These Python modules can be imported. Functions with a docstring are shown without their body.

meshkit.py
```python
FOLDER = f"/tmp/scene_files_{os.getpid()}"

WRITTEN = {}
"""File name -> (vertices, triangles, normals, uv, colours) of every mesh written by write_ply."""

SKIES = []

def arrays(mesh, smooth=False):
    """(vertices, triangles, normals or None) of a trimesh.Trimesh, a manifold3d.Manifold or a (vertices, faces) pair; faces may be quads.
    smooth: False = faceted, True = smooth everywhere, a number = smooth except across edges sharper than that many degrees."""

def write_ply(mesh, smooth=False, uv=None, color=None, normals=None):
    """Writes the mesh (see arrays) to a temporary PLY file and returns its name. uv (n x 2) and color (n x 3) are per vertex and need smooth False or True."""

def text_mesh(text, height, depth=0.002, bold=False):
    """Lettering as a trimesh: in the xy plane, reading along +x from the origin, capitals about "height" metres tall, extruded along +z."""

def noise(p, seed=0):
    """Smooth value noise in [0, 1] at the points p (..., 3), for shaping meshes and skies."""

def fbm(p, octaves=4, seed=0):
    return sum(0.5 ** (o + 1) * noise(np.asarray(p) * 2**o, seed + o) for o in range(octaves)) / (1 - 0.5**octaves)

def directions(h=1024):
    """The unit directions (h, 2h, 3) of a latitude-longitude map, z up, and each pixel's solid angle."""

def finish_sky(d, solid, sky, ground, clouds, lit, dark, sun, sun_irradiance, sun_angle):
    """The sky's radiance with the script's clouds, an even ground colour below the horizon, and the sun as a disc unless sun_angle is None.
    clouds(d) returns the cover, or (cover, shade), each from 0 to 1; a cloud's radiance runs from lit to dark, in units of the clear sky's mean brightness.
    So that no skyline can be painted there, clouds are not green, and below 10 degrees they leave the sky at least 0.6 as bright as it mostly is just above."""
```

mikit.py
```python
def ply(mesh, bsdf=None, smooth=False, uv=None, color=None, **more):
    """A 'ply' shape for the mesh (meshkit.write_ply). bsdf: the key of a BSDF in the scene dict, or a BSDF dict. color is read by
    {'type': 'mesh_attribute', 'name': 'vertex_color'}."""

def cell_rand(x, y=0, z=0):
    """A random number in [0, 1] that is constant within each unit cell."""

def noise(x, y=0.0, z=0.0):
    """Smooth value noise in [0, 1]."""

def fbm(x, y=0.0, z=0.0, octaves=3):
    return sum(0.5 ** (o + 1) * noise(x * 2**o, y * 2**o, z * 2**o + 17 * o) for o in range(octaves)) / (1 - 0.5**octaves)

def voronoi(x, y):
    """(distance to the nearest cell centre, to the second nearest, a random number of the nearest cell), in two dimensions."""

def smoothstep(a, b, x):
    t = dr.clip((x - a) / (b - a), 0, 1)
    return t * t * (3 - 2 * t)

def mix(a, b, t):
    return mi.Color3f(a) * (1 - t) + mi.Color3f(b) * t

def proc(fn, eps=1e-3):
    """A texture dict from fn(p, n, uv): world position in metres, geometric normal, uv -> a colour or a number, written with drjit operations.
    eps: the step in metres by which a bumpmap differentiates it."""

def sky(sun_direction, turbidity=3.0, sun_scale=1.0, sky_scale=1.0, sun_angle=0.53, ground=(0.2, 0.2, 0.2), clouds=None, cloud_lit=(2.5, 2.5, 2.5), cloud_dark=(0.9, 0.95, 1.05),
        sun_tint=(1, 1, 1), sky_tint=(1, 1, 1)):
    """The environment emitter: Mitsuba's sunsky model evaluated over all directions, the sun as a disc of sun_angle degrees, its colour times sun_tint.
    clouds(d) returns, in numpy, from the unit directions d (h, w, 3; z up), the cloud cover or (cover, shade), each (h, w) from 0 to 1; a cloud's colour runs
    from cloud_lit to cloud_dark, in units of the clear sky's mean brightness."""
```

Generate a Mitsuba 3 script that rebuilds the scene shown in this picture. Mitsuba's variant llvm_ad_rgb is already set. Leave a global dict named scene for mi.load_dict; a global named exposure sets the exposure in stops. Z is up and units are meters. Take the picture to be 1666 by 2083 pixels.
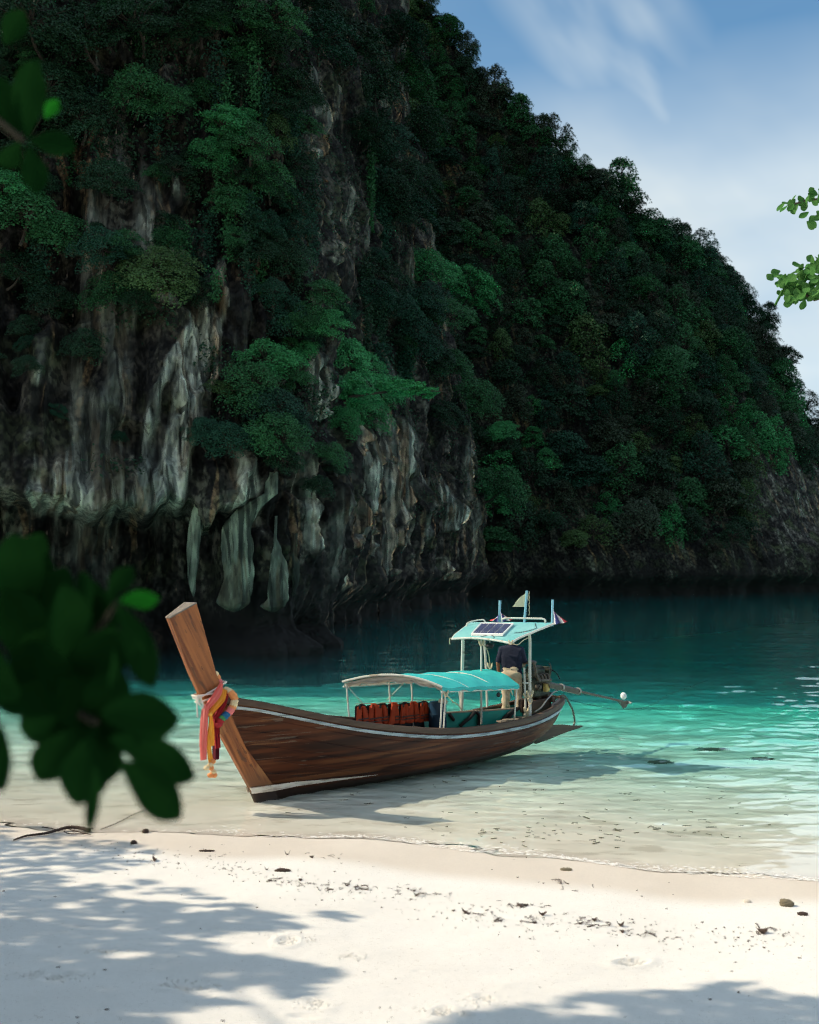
import math, numpy as np, trimesh, manifold3d, mitsuba as mi, drjit as dr, mikit
from meshkit import noise, fbm

T = mi.ScalarTransform4f
scene = {'type': 'scene'}
labels = {}

# ---------------------------------------------------------------- camera, sky, exposure
EYE = np.array([0.0, 0.0, 3.7])
FPX = 2025.0                                   # focal length in pixels of the 1666 x 2083 photograph
TILT = math.atan(99 / 2025.0)
scene['camera'] = {'type': 'thinlens', 'fov': 2 * math.degrees(math.atan(833 / FPX)), 'fov_axis': 'x', 'aperture_radius': 0.013, 'focus_distance': 17.0,
                   'near_clip': 0.1, 'far_clip': 2000.0,
                   'to_world': T().look_at(origin=EYE.tolist(), target=[0, math.cos(TILT), 3.7 + math.sin(TILT)], up=[0, 0, 1])}
exposure = 1.76
SUN = (-0.77, 0.05, 0.63)


def cloud_cover(d):
    el = np.degrees(np.arcsin(np.clip(d[..., 2], -1, 1)))
    az = np.degrees(np.arctan2(d[..., 0], d[..., 1]))
    q = d / np.maximum(d[..., 2:], 0.12)
    w = fbm(np.stack([q[..., 0] * 1.1 + q[..., 1] * .5, q[..., 1] * 0.9 - q[..., 0] * .3, q[..., 0] * 0], -1) * 1.6 + 3.1, 5, seed=6)
    v = fbm(np.stack([az * .22 + el * .20, el * .11 - az * .05, az * 0], -1) + 11.0, 5, seed=9)
    wisps = np.clip((w - .52) / .26, 0, 1) * (.3 + .7 * v)
    streak = (np.exp(-((el - 27.6 + (az - 11) * .95) / 4.2) ** 2) + .55 * np.exp(-((el - 28.8 + (az - 15) * 1.1) / 2.4) ** 2)) * np.clip((v - .20) / .42, 0, 1) * (.55 + .6 * noise(np.stack([az * .9 + el * .8, el * .30 - az * .2, az * 0], -1), 4)) * np.exp(-((az - 11) / 7) ** 2)
    low = np.clip((28.4 - el) / 10, 0, 1) * (.55 + .62 * fbm(np.stack([az * .10, el * .25, az * 0], -1) + 2, 4, seed=2))
    veil = np.maximum(np.maximum(wisps * .7, streak * .62), np.maximum(low * (.72 + .5 * v), .02 + .20 * w + .38 * np.clip((el - 31) / 12, 0, 1) * (.4 + w)))
    return np.clip(veil, 0, .93), np.clip(.30 - w * .4 + .25 * v, 0, 1)


scene['sky'] = mikit.sky(SUN, turbidity=3, clouds=cloud_cover, cloud_lit=(2.5, 2.78, 2.86), cloud_dark=(1.7, 1.95, 2.06), sky_tint=(0.70, 1.20, 1.28), sun_tint=(.95, 1.0, 1.06))


# ---------------------------------------------------------------- helpers
def key_for(name):
    if name not in used:
        used[name] = 0
        return name
    used[name] += 1
    return f'{name}_{used[name]:03d}'


used = {}


def thing(name, label=None, cat=None, group=None, kind=None):
    k = key_for(name)
    d = {}
    if label: d['label'] = label
    if cat: d['category'] = cat
    if group: d['group'] = group
    if kind: d['kind'] = kind
    labels[k] = d
    return k


def part(parent, name, mesh, mat, smooth=False, label=None, kind=None, **kw):
    k = key_for(parent + '__' + name)
    scene[k] = mikit.ply(mesh, mat, smooth=smooth, **kw)
    d = {}
    if label: d['label'] = label
    if kind: d['kind'] = kind
    if d: labels[k] = d
    return k


def solid(name, mesh, mat, label=None, cat=None, group=None, kind=None, smooth=False, **kw):
    k = thing(name, label, cat, group, kind)
    scene[k] = mikit.ply(mesh, mat, smooth=smooth, **kw)
    return k


def pix(u, v):
    x, y, z = (u - 833) / FPX, 1.0, (1041.5 - v) / FPX
    c, s = math.cos(TILT), math.sin(TILT)
    return np.array([x, y * c - z * s, y * s + z * c])


def at(u, v, Y):                                # the point of a sight line at distance Y
    d = pix(u, v)
    return EYE + d * (Y / d[1])


def atz(u, v, z):
    d = pix(u, v)
    return EYE + d * ((z - EYE[2]) / d[2])


def project(p):
    d = np.asarray(p, float) - EYE
    c, s = math.cos(TILT), math.sin(TILT)
    y, z = d[..., 1] * c + d[..., 2] * s, -d[..., 1] * s + d[..., 2] * c
    return 833 + FPX * d[..., 0] / y, 1041.5 - FPX * z / y, y


def unit(v):
    v = np.asarray(v, float)
    return v / (np.linalg.norm(v, axis=-1, keepdims=True) + 1e-12)


def grid(P, wrap=False):
    n, m = P.shape[:2]
    i = np.arange(n * m).reshape(n, m)
    if wrap:
        i = np.hstack([i, i[:, :1]])
    q = np.stack([i[:-1, :-1], i[:-1, 1:], i[1:, 1:], i[1:, :-1]], -1).reshape(-1, 4)
    return P.reshape(-1, 3), np.vstack([q[:, [0, 1, 2]], q[:, [0, 2, 3]]])


def join(parts):
    vs, fs, n = [], [], 0
    for v, f in parts:
        v, f = np.asarray(v, float), np.asarray(f, int)
        if f.shape[1] == 4:
            f = np.vstack([f[:, [0, 1, 2]], f[:, [0, 2, 3]]])
        vs.append(v); fs.append(f + n); n += len(v)
    return np.vstack(vs), np.vstack(fs)


def loft(R):                                    # rings (n, k, 3), capped
    R = np.asarray(R, float)
    n, k = R.shape[:2]
    v, f = grid(R, True)
    c = np.vstack([R[0].mean(0), R[-1].mean(0)])
    j = np.arange(k)
    a = np.stack([np.full(k, n * k), (j + 1) % k, j], 1)
    b = np.stack([np.full(k, n * k + 1), (n - 1) * k + j, (n - 1) * k + (j + 1) % k], 1)
    return np.vstack([v, c]), np.vstack([f, a, b])


def tube(pts, r, sides=8, close=False):
    p = np.asarray(pts, float)
    r = np.broadcast_to(np.asarray(r, float), (len(p),))
    t = unit(np.gradient(p, axis=0))
    a = np.zeros_like(p)
    ref = np.array([0, 0, 1.0]) if abs(t[0, 2]) < .9 else np.array([1.0, 0, 0])
    for i in range(len(p)):
        a[i] = unit(ref - t[i] * ref.dot(t[i])); ref = a[i]
    b = np.cross(t, a)
    g = np.arange(sides) * 2 * np.pi / sides
    return loft(p[:, None] + r[:, None, None] * (np.cos(g)[None, :, None] * a[:, None] + np.sin(g)[None, :, None] * b[:, None]))


def spline(pts, n):
    p = np.asarray(pts, float)
    s = np.r_[0, np.cumsum(np.linalg.norm(np.diff(p, axis=0), axis=1))]
    from scipy.interpolate import PchipInterpolator
    return PchipInterpolator(s, p)(np.linspace(0, s[-1], n))


def box(c, h, rot=None, bevel=0.0):             # centre, half sizes
    h = np.asarray(h, float)
    if bevel:
        e = np.maximum(h - bevel, 1e-4)
        pts = []
        for sx in (-1, 1):
            for sy in (-1, 1):
                for sz in (-1, 1):
                    s = np.array([sx, sy, sz])
                    for k in range(3):
                        q = s * e
                        q[k] = s[k] * h[k]
                        pts.append(q)
        m = trimesh.convex.convex_hull(np.array(pts))
        v, f = np.array(m.vertices), np.array(m.faces)
    else:
        m = trimesh.creation.box(2 * h)
        v, f = np.array(m.vertices), np.array(m.faces)
    if rot is not None:
        v = v @ np.asarray(rot).T
    return v + np.asarray(c, float), f


def blob(c, h, seed, rough=.25, sub=2, freq=2.2):
    m = trimesh.creation.icosphere(subdivisions=sub)
    v = np.array(m.vertices)
    v *= (1 + rough * 2 * (fbm(v * freq + seed * 7.3, 3, seed) - .5))[:, None]
    return v * np.asarray(h) + np.asarray(c), np.array(m.faces)


def rgb(*c):
    return {'type': 'rgb', 'value': list(c)}


def mat(key, color, rough=.6, **kw):
    tex = color if isinstance(color, dict) else rgb(*color)
    scene[key] = {'type': 'twosided', 'b': {'type': 'principled', 'base_color': tex, 'roughness': rough, 'specular': kw.pop('spec', .4), **kw}}
    return key


def bumped(key, color, rough, fn, scale=1.0, eps=2e-3, **kw):
    tex = color if isinstance(color, dict) else rgb(*color)
    scene[key] = {'type': 'twosided', 'b': {'type': 'bumpmap', 'arbitrary': mikit.proc(fn, eps), 'scale': scale,
                  'n': {'type': 'principled', 'base_color': tex, 'roughness': rough, 'specular': kw.pop('spec', .4), **kw}}}
    return key


N, FB, SS, MIX = mikit.noise, mikit.fbm, mikit.smoothstep, mikit.mix


def rng(s):
    return np.random.default_rng(s)


# ---------------------------------------------------------------- the beach and the sea bed
SH0, SHN = np.array([0.0, 13.12]), unit(np.array([-0.25, -0.97]))


def inland(x, y):
    q = (x - SH0[0]) * SHN[0] + (y - SH0[1]) * SHN[1]
    w = (x - SH0[0]) * SHN[1] - (y - SH0[1]) * SHN[0]
    return q - .0115 * np.minimum(w * w, 60) + .13 * np.sin(w * .9 + 1) + .07 * np.sin(w * 2.3 + .3)


def ground_z(x, y):
    x, y = np.asarray(x, float), np.asarray(y, float)
    q = inland(x, y)
    up = .05 * q + .009 * q * q
    d = -q
    down = -(.023 * d + .0010 * d * d + .016 * np.clip(d - 1.2, 0, 9) * np.clip((x + 1) / 6, 0, 1))
    down = np.where(down < -5, -5 + 0 * d, down)
    z = np.where(q > 0, np.minimum(up, 4), down)
    P = np.stack([x, y, x * 0], -1)
    z = z + np.clip(q / 3, 0, 1) * .05 * (fbm(P * .6, 3, 3) - .5) + np.clip(-q / 2, 0, 1) * .05 * (fbm(P * np.array([.8, 1.3, 1]), 3, 4) - .5)
    return z


PRINTS = [(62, 1985, .9), (118, 1988, 1.2), (215, 1935, .6), (345, 2007, .9), (385, 2012, 1.1), (420, 2028, .7), (585, 1915, 1.4), (645, 2042, 1.0),
          (715, 1945, .7), (1285, 1958, 1.5), (900, 2058, 1.1), (985, 2030, .9), (33, 1870, .8), (160, 1885, .8), (430, 1890, .6), (850, 1975, .5), (940, 2062, .9), (620, 2068, .9)]


def beach_patch(xs, ys, detail):
    X, Y = np.meshgrid(xs, ys)
    Z = ground_z(X, Y)
    if detail:
        q = inland(X, Y)
        P = np.stack([X, Y, X * 0], -1)
        Z += np.clip((q - 1) / 1.5, 0, 1) * (.012 * (fbm(P * 4, 3, 8) - .5) + .006 * (fbm(P * 17, 2, 12) - .5))
        # ripple marks under the shallow water
        r = fbm(P * np.array([.7, 1.1, 1]), 3, 17)
        Z += np.clip((-q - .3) / 1.2, 0, 1) * .011 * np.sin(14 * (Y + .33 * X) + 9 * r)
        for k, (u, v, s) in enumerate(PRINTS):
            z0 = .4
            for _ in range(6):
                p = atz(u, v, z0); z0 = float(ground_z(p[0], p[1]))
            a = .5 + k * .7
            dx, dy = X - p[0], Y - p[1]
            e, f = (dx * math.cos(a) + dy * math.sin(a)) / (.10 * s), (-dx * math.sin(a) + dy * math.cos(a)) / (.05 * s)
            r2 = e * e + f * f
            Z += -.024 * s * np.exp(-r2 ** 1.5) + .010 * s * np.exp(-(np.sqrt(r2) - 1.5) ** 2 * 5) * (.5 + fbm(P * 23, 2, k))
            Z += np.exp(-r2 * .35) * .016 * (fbm(P * 30, 2, 30 + k) - .5)
    return grid(np.stack([X, Y, Z], -1))


def sand_color(p, n, uv):
    q = (p.x - SH0[0]) * SHN[0] + (p.y - SH0[1]) * SHN[1]
    w = (p.x - SH0[0]) * SHN[1] - (p.y - SH0[1]) * SHN[0]
    q = q - .0115 * dr.minimum(w * w, 60) + .13 * dr.sin(w * .9 + 1) + .07 * dr.sin(w * 2.3 + .3)
    f1 = FB(p.x * 1.3, p.y * 1.3, 0, 3)
    grain = N(p.x * 90, p.y * 90)
    speck = SS(.86, .95, N(p.x * 55 + 9, p.y * 55))
    dry = MIX((.73, .71, .675), (.79, .775, .745), f1) * (.95 + .08 * grain)
    dry = MIX(dry, (.33, .28, .23), speck * .35)
    wet = MIX((.58, .525, .46), (.645, .59, .525), f1) * (.96 + .06 * grain)
    edge = 1.3 - .017 * dr.minimum(w * w, 50) + .3 * (FB(w * .8, 3.0, 0, 3) - .5)
    under = MIX((.66, .63, .54), (.78, .75, .67), FB(p.x * .9, p.y * 1.6, 4, 4))
    under = MIX(under, (.36, .32, .24), SS(.58, .8, FB(p.x * 2.2, p.y * 5.0, 1, 4)) * .4)
    c = MIX(wet, dry, SS(edge - .28, edge + .36, q))
    return MIX(under, c, SS(-.45, .05, q))


mat('sand_material', mikit.proc(sand_color), .75, spec=.25)
GX = dict(x0=-13, x1=14, y0=4.0, y1=25)
solid('beach', beach_patch(np.arange(-13, 14.01, .035), np.arange(4.0, 25.01, .035), True), 'sand_material', kind='structure', smooth=True, label='white sand beach sloping into clear shallow water')
xs, ys = np.r_[-600, -200, np.arange(-80, 121, 2.0), 300, 700], np.r_[-60, -20, np.arange(-10, 160, 2.0), 250, 600, 1200]
# coarse ground around and far beyond the fine sheet, 5 cm lower inside it
Xc, Yc = np.meshgrid(xs, ys)
Zc = ground_z(np.clip(Xc, -90, 130), np.clip(Yc, -60, 200))
inside = (Xc > -12.9) & (Xc < 13.9) & (Yc > 4.1) & (Yc < 24.9)
Zc = np.where(inside, Zc - .5, Zc - .03)
solid('sea_bed', grid(np.stack([Xc, Yc, Zc], -1)), 'sand_material', kind='structure', smooth=True, label='pale sea bed under the turquoise bay')

# ---------------------------------------------------------------- the water: a clear rippled surface over tinted, slightly milky water
scene['sea_water'] = {'type': 'homogeneous', 'albedo': rgb(.04, .47, .42), 'sigma_t': rgb(.30, .050, .070)}


def wave_z(X, Y):
    P = np.stack([X, Y, X * 0], -1)
    w1 = fbm(P * np.array([.55, 1.5, 1]) + 5, 2, 31) - .5
    w2 = fbm(P * np.array([1.7, 4.2, 1]), 2, 32) - .5
    w3 = fbm(P * np.array([4.5, 9.0, 1]), 2, 33) - .5
    q = -inland(X, Y)
    a = np.clip(q / 6, .16, 1)
    calm = .6 + .8 * fbm(P * np.array([.07, .16, 1]), 2, 35)
    return a * calm * (1 - .5 * np.clip((Y - 23) / 10, 0, 1)) * (.080 * w1 + .060 * w2 + .026 * w3)


def sea_patch(xs, ys):
    X, Y = np.meshgrid(xs, ys)
    return X, Y


ys = [9.0]
while ys[-1] < 200:
    ys.append(ys[-1] + max(.05, (ys[-1] - 9) * .0052 + .03))
ys = np.r_[ys, 300, 600, 1200]
xs = np.r_[-600, -300, -150, -90, -60, -40, -30, np.arange(-22, -12, .2), np.arange(-12, 16, .075), np.arange(16, 60, .22), np.arange(60, 110, 2.0), 200, 400, 700]
X, Y = np.meshgrid(xs, ys)
fade = np.clip((150 - np.hypot(X * .9, Y)) / 60, 0, 1) * np.clip((90 - abs(X)) / 60, 0, 1)
scene_sea = grid(np.stack([X, Y, wave_z(X, Y) * fade], -1))
k = thing('sea', 'clear rippled turquoise water of the bay', None, None, 'structure')
scene[k] = mikit.ply(scene_sea, {'type': 'thindielectric', 'int_ior': 1.33}, smooth=True, interior={'type': 'ref', 'id': 'sea_water'})

# lacy foam where the last ripple runs out
r = rng(41)
foam = []
for _ in range(2600):
    w = r.uniform(-7, 7)
    if r.random() > np.clip((w + 4) / 5, .12, 1): continue
    qq = -abs(r.normal() * .13) * (1 + .5 * np.sin(w * 2.1)) + .04 * np.sin(w * 3) + .03
    x, y = SH0[0] + SHN[0] * qq - SHN[1] * w, SH0[1] + SHN[1] * qq + SHN[0] * w
    q = inland(x, y)
    x, y = x - SHN[0] * (q - qq), y - SHN[1] * (q - qq)
    n = 6
    a = np.arange(n) * 2 * np.pi / n
    rad = r.uniform(.004, .015) * (1 + .5 * r.uniform(-1, 1, n))
    px, py = x + 2.0 * rad * np.cos(a), y + .9 * rad * np.sin(a) - 2.0 * rad * np.cos(a) * .33
    z = np.maximum(ground_z(px, py), 0) + .009
    v = np.vstack([np.stack([px, py, z], 1), [[x, y, max(float(ground_z(x, y)), 0) + .014]]])
    foam.append((v, np.array([[i, (i + 1) % n, n] for i in range(n)])))
mat('foam_material', (.80, .79, .77), .8)
solid('foam', join(foam), 'foam_material', label='thin white foam line along the water edge', cat='foam', kind='stuff')


# ---------------------------------------------------------------- limestone
def rock_color(p, n, uv):
    h = p.x + .45 * p.y
    wx = h + 2.2 * (FB(p.x * .4, p.y * .4, p.z * .22, 3) - .5)
    a = FB(p.x * 1.1, p.y * 1.1, p.z * .9, 5)
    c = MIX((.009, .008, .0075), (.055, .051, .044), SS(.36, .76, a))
    st = FB(wx * 1.3, p.z * .17, 3.0, 4)
    c = MIX(c, (.125, .125, .104), SS(.55, .72, st) * SS(.35, .6, a) * .8)
    st2 = FB(wx * 2.3 + 20, p.z * .20, 1.0, 4)
    c = MIX(c, (.165, .110, .064), SS(.60, .72, st2) * SS(.42, .6, N(p.x * .22, p.y * .22, p.z * .16)) * .8)
    blk = FB(wx * 1.7 + 50, p.z * .22, 5.0, 4)
    c = MIX(c, (.008, .008, .008), SS(.50, .64, blk) * .9)
    moss = SS(.5, .72, FB(p.x * .6, p.y * .6, p.z * .6 + 8, 3))
    c = MIX(c, (.032, .042, .018), moss * .5)
    c = c * MIX((.28, .28, .28), (1.6, 1.55, 1.45), SS(.36, .68, FB(p.x * 5, p.y * 5, p.z * 3.6, 4)))
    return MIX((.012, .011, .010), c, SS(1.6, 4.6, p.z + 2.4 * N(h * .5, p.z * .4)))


def rock_bump(p, n, uv):
    return .34 * FB(p.x * 2.6, p.y * 2.6, p.z * 1.8, 4) + .11 * FB(p.x * 10, p.y * 10, p.z * 7.5, 3)


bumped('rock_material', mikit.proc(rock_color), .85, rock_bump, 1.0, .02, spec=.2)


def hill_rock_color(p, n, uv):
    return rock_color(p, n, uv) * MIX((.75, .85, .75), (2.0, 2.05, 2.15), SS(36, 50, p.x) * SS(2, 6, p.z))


bumped('hill_rock_material', mikit.proc(hill_rock_color), .85, rock_bump, 1.6, .03, spec=.2)


def drip_color(p, n, uv):
    h = p.x + .45 * p.y
    wx = h + .5 * (FB(p.x * .8, p.y * .8, p.z * .5, 2) - .5)
    st = FB(wx * 4.2, p.z * .30, 2.0, 4)
    c = MIX((.22, .25, .22), (.56, .58, .48), SS(.33, .68, st))
    c = MIX(c, (.035, .045, .038), SS(.50, .64, FB(wx * 5 + 9, p.z * .35, 7.0, 4)) * .85)
    c = MIX(c, (.20, .13, .07), SS(.58, .7, FB(wx * 3 + 31, p.z * .4, 4.0, 3)) * .6)
    return c * MIX((.5, .5, .5), (1.25, 1.25, 1.22), SS(.34, .66, FB(p.x * 6, p.y * 6, p.z * 1.5, 4))) * (.5 + .8 * FB(p.x * 1.1, p.y * 1.1, p.z * .9, 2))


def column_color(p, n, uv):
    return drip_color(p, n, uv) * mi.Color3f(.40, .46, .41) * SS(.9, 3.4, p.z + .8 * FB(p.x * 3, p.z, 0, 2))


bumped('column_material', mikit.proc(column_color), .8, rock_bump, .6, .02, spec=.25)


def cliff_color(p, n, uv):
    d = drip_color(p, n, uv)
    k = uv.y * SS(.30, .55, N(p.x * 3.3 + 1.5 * p.y, p.y * 1.2, p.z * .35))
    d = d * MIX((1., 1., 1.), (1.15, .66, .42), k)
    return MIX(rock_color(p, n, uv), d, uv.x)


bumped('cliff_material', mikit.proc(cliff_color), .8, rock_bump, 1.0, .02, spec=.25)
bumped('flowstone_material', mikit.proc(drip_color), .7, rock_bump, 1.0, .02, spec=.3)

from scipy.ndimage import gaussian_filter1d


def path_sheet(pts, step, smooth):
    p = np.asarray(pts, float)
    s = np.r_[0, np.cumsum(np.linalg.norm(np.diff(p, axis=0), axis=1))]
    fine = np.arange(0, s[-1], .05)
    q = np.stack([np.interp(fine, s, p[:, 0]), np.interp(fine, s, p[:, 1])], 1)
    q = gaussian_filter1d(q, smooth / .05, axis=0, mode='nearest')
    keep, pos = [0], 0.0
    while pos < fine[-1] - .5:
        pos += step(q[min(int(pos / .05), len(q) - 1)])
        keep.append(min(int(pos / .05), len(q) - 1))
    d = unit(np.gradient(q, axis=0))
    n = np.stack([d[:, 1], -d[:, 0]], 1)           # to the right of the path: towards the bay
    return fine[keep], q[keep], n[keep]


def ridge(x):
    return 1 - abs(2 * x - 1)


def sst(a, b, x):
    t = np.clip((x - a) / (b - a), 0, 1)
    return t * t * (3 - 2 * t)


CL = [(-110, 39), (-60, 37), (-32, 35), (-22, 35.8), (-15, 37.5), (-10, 39.2), (-5.6, 40.2), (-3.6, 43), (-3.4, 50), (-2.6, 60), (-.5, 70), (3.0, 80), (5.4, 88), (6.6, 96), (5.5, 106), (-3, 118)]
cs, cq, cn = path_sheet(CL, lambda q: 2.0 if q[0] < -24 else (.085 if q[1] < 50 else .19 if q[1] < 97 else .8), 1.3)
cz = np.r_[-5, -2, np.arange(-1, 15, .085), np.arange(15, 30, .14), np.arange(30, 66, .45)]
U, Z = np.meshgrid(cs, cz)
QX, QY = np.meshgrid(cq[:, 0], cz)[0], np.meshgrid(cq[:, 1], cz)[0]
near = sst(50, 41, QY)                              # 1 on the near wall
P3 = np.stack([U, Z, U * 0], -1)
off = -(.10 + .06 * (1 - near)) * np.maximum(Z - 8, 0)
off = off + 3.4 * (fbm(P3 * np.array([.13, .10, 1]), 3, 51) - .5) + 1.9 * (fbm(P3 * np.array([.33, .14, 1]) + 4, 3, 52) - .5)
flute = ridge(fbm(P3 * np.array([.75, .055, 1]) + 9, 3, 53))
off += (flute - .7) * 2.1 * (.5 + .5 * fbm(P3 * np.array([.1, .08, 1]), 2, 61)) * (.35 + .65 * sst(0, 5, Z))
off += 1.1 * (fbm(P3 * np.array([1.5, .35, 1]), 3, 54) - .5) + .60 * (fbm(P3 * np.array([2.6, 1.1, 1]), 4, 55) - .5)
def crag(P, o, sd): return sum(.5 ** k * ridge(noise(P * 2.0 ** k + 3.7 * k, sd + k)) ** 2 for k in range(o)) / 2
off += .85 * (crag(P3 * np.array([.55, .33, 1]), 5, 64) - .45) * (.4 + 1.2 * fbm(P3 * np.array([.12, .1, 1]), 2, 66))
off -= .9 * sst(.57, .67, fbm(P3 * np.array([.42, .26, 1]) + 6, 4, 65)) * sst(1, 4, Z)
# overhang: above zo the rock bulges out, below it a dark cave; at the water an undercut notch
zo = 5.6 + 2.6 * (fbm(np.stack([U * .30, U * 0, U * 0], -1) + 2, 4, 56) - .5) + 1.5 * (fbm(np.stack([U * 1.1, U * 0, U * 0], -1) + 5, 4, 67) - .5) + .8 * (fbm(P3 * np.array([1.2, .5, 1]), 3, 57) - .5)
off -= near * 4.6 * sst(.35, -.15, (Z - zo)) * sst(-20, -17, QX) * sst(-5.5, -9, QX)
off += near * .7 * np.exp(-((Z - zo - .8) / 1.3) ** 2)
off -= (1 - near) * 1.6 * sst(2.6, .6, Z)
off += near * 1.4 * sst(1.1, .2, Z) * sst(-20, -17, QX)
NX, NY = np.meshgrid(cn[:, 0], cz)[0], np.meshgrid(cn[:, 1], cz)[0]
CP = np.stack([QX + NX * off, QY + NY * off, Z + .25 * (fbm(P3 * 1.1 + 3, 2, 58) - .5)], -1)
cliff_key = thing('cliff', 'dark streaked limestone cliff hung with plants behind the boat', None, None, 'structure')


def measure():
    global CV, CF, CN, cu, cv_, cd
    CV, CF = grid(CP)
    cu, cv_, cd = project(CV)
    CN = trimesh.Trimesh(CV, CF, process=False).vertex_normals.copy()
    CN *= np.sign((CN * (EYE - CV)).sum(1))[:, None]


measure()


def on_cliff(u, v, tol=9, index=False):
    ok = np.where((abs(cu - u) < tol) & (abs(cv_ - v) < tol) & (cd > 5))[0]
    if len(ok) == 0: return None
    j = ok[np.argmin(cd[ok])]
    return (CV[j], CN[j], j) if index else (CV[j], CN[j])


# pale flowstone: ribs of dripstone that run down the face (points on the rock, half widths)
FL = [([(425, 600), (412, 700), (385, 830), (350, 940), (330, 1036)], [10, 26, 30, 34, 36], .45), ([(405, 640), (350, 740), (305, 860), (285, 1035)], [8, 10, 13, 22], .3), ([(150, 925), (155, 990), (150, 1042)], [26, 36, 38], .4),
      ([(85, 960), (80, 1000), (75, 1042)], [9, 15, 24], .3), ([(450, 520), (448, 600), (442, 720)], [7, 9, 6], .25), ([(368, 325), (370, 360), (372, 398)], [7, 14, 20], .3), ([(440, 600), (436, 700), (425, 790)], [5, 7, 5], .2),
      ([(670, 205), (663, 280), (655, 345)], [10, 18, 10], .5), ([(684, 405), (696, 480), (705, 550)], [12, 26, 26], .5), ([(90, 710), (85, 745), (80, 780)], [9, 13, 6], .25), ([(235, 980), (232, 1010), (228, 1040)], [10, 16, 24], .2),
      ([(752, 870), (750, 960), (745, 1050), (722, 1180)], [6, 7, 8, 26], .5), ([(797, 880), (800, 980), (800, 1080), (798, 1165)], [8, 8, 9, 6], .5), ([(832, 860), (838, 960), (828, 1060), (802, 1170)], [8, 9, 8, 10], .5),
      ([(775, 900), (770, 1000), (775, 1100)], [7, 12, 10], .4), ([(905, 955), (918, 1020), (932, 1088)], [10, 15, 9], .6), ([(958, 925), (962, 970), (966, 1008)], [6, 8, 4], .6), ([(920, 1120), (925, 1150), (930, 1185)], [8, 18, 22], .5),
      ([(648, 690), (652, 780), (664, 860)], [9, 20, 22], .4), ([(630, 960), (640, 1030), (645, 1100)], [14, 18, 12], .3), ([(505, 930), (520, 985), (500, 1035)], [20, 22, 26], .3), ([(340, 880), (338, 960), (336, 1036)], [5, 8, 9], .3), ([(330, 420), (345, 520), (350, 600)], [26, 40, 30], .3)]
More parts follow.
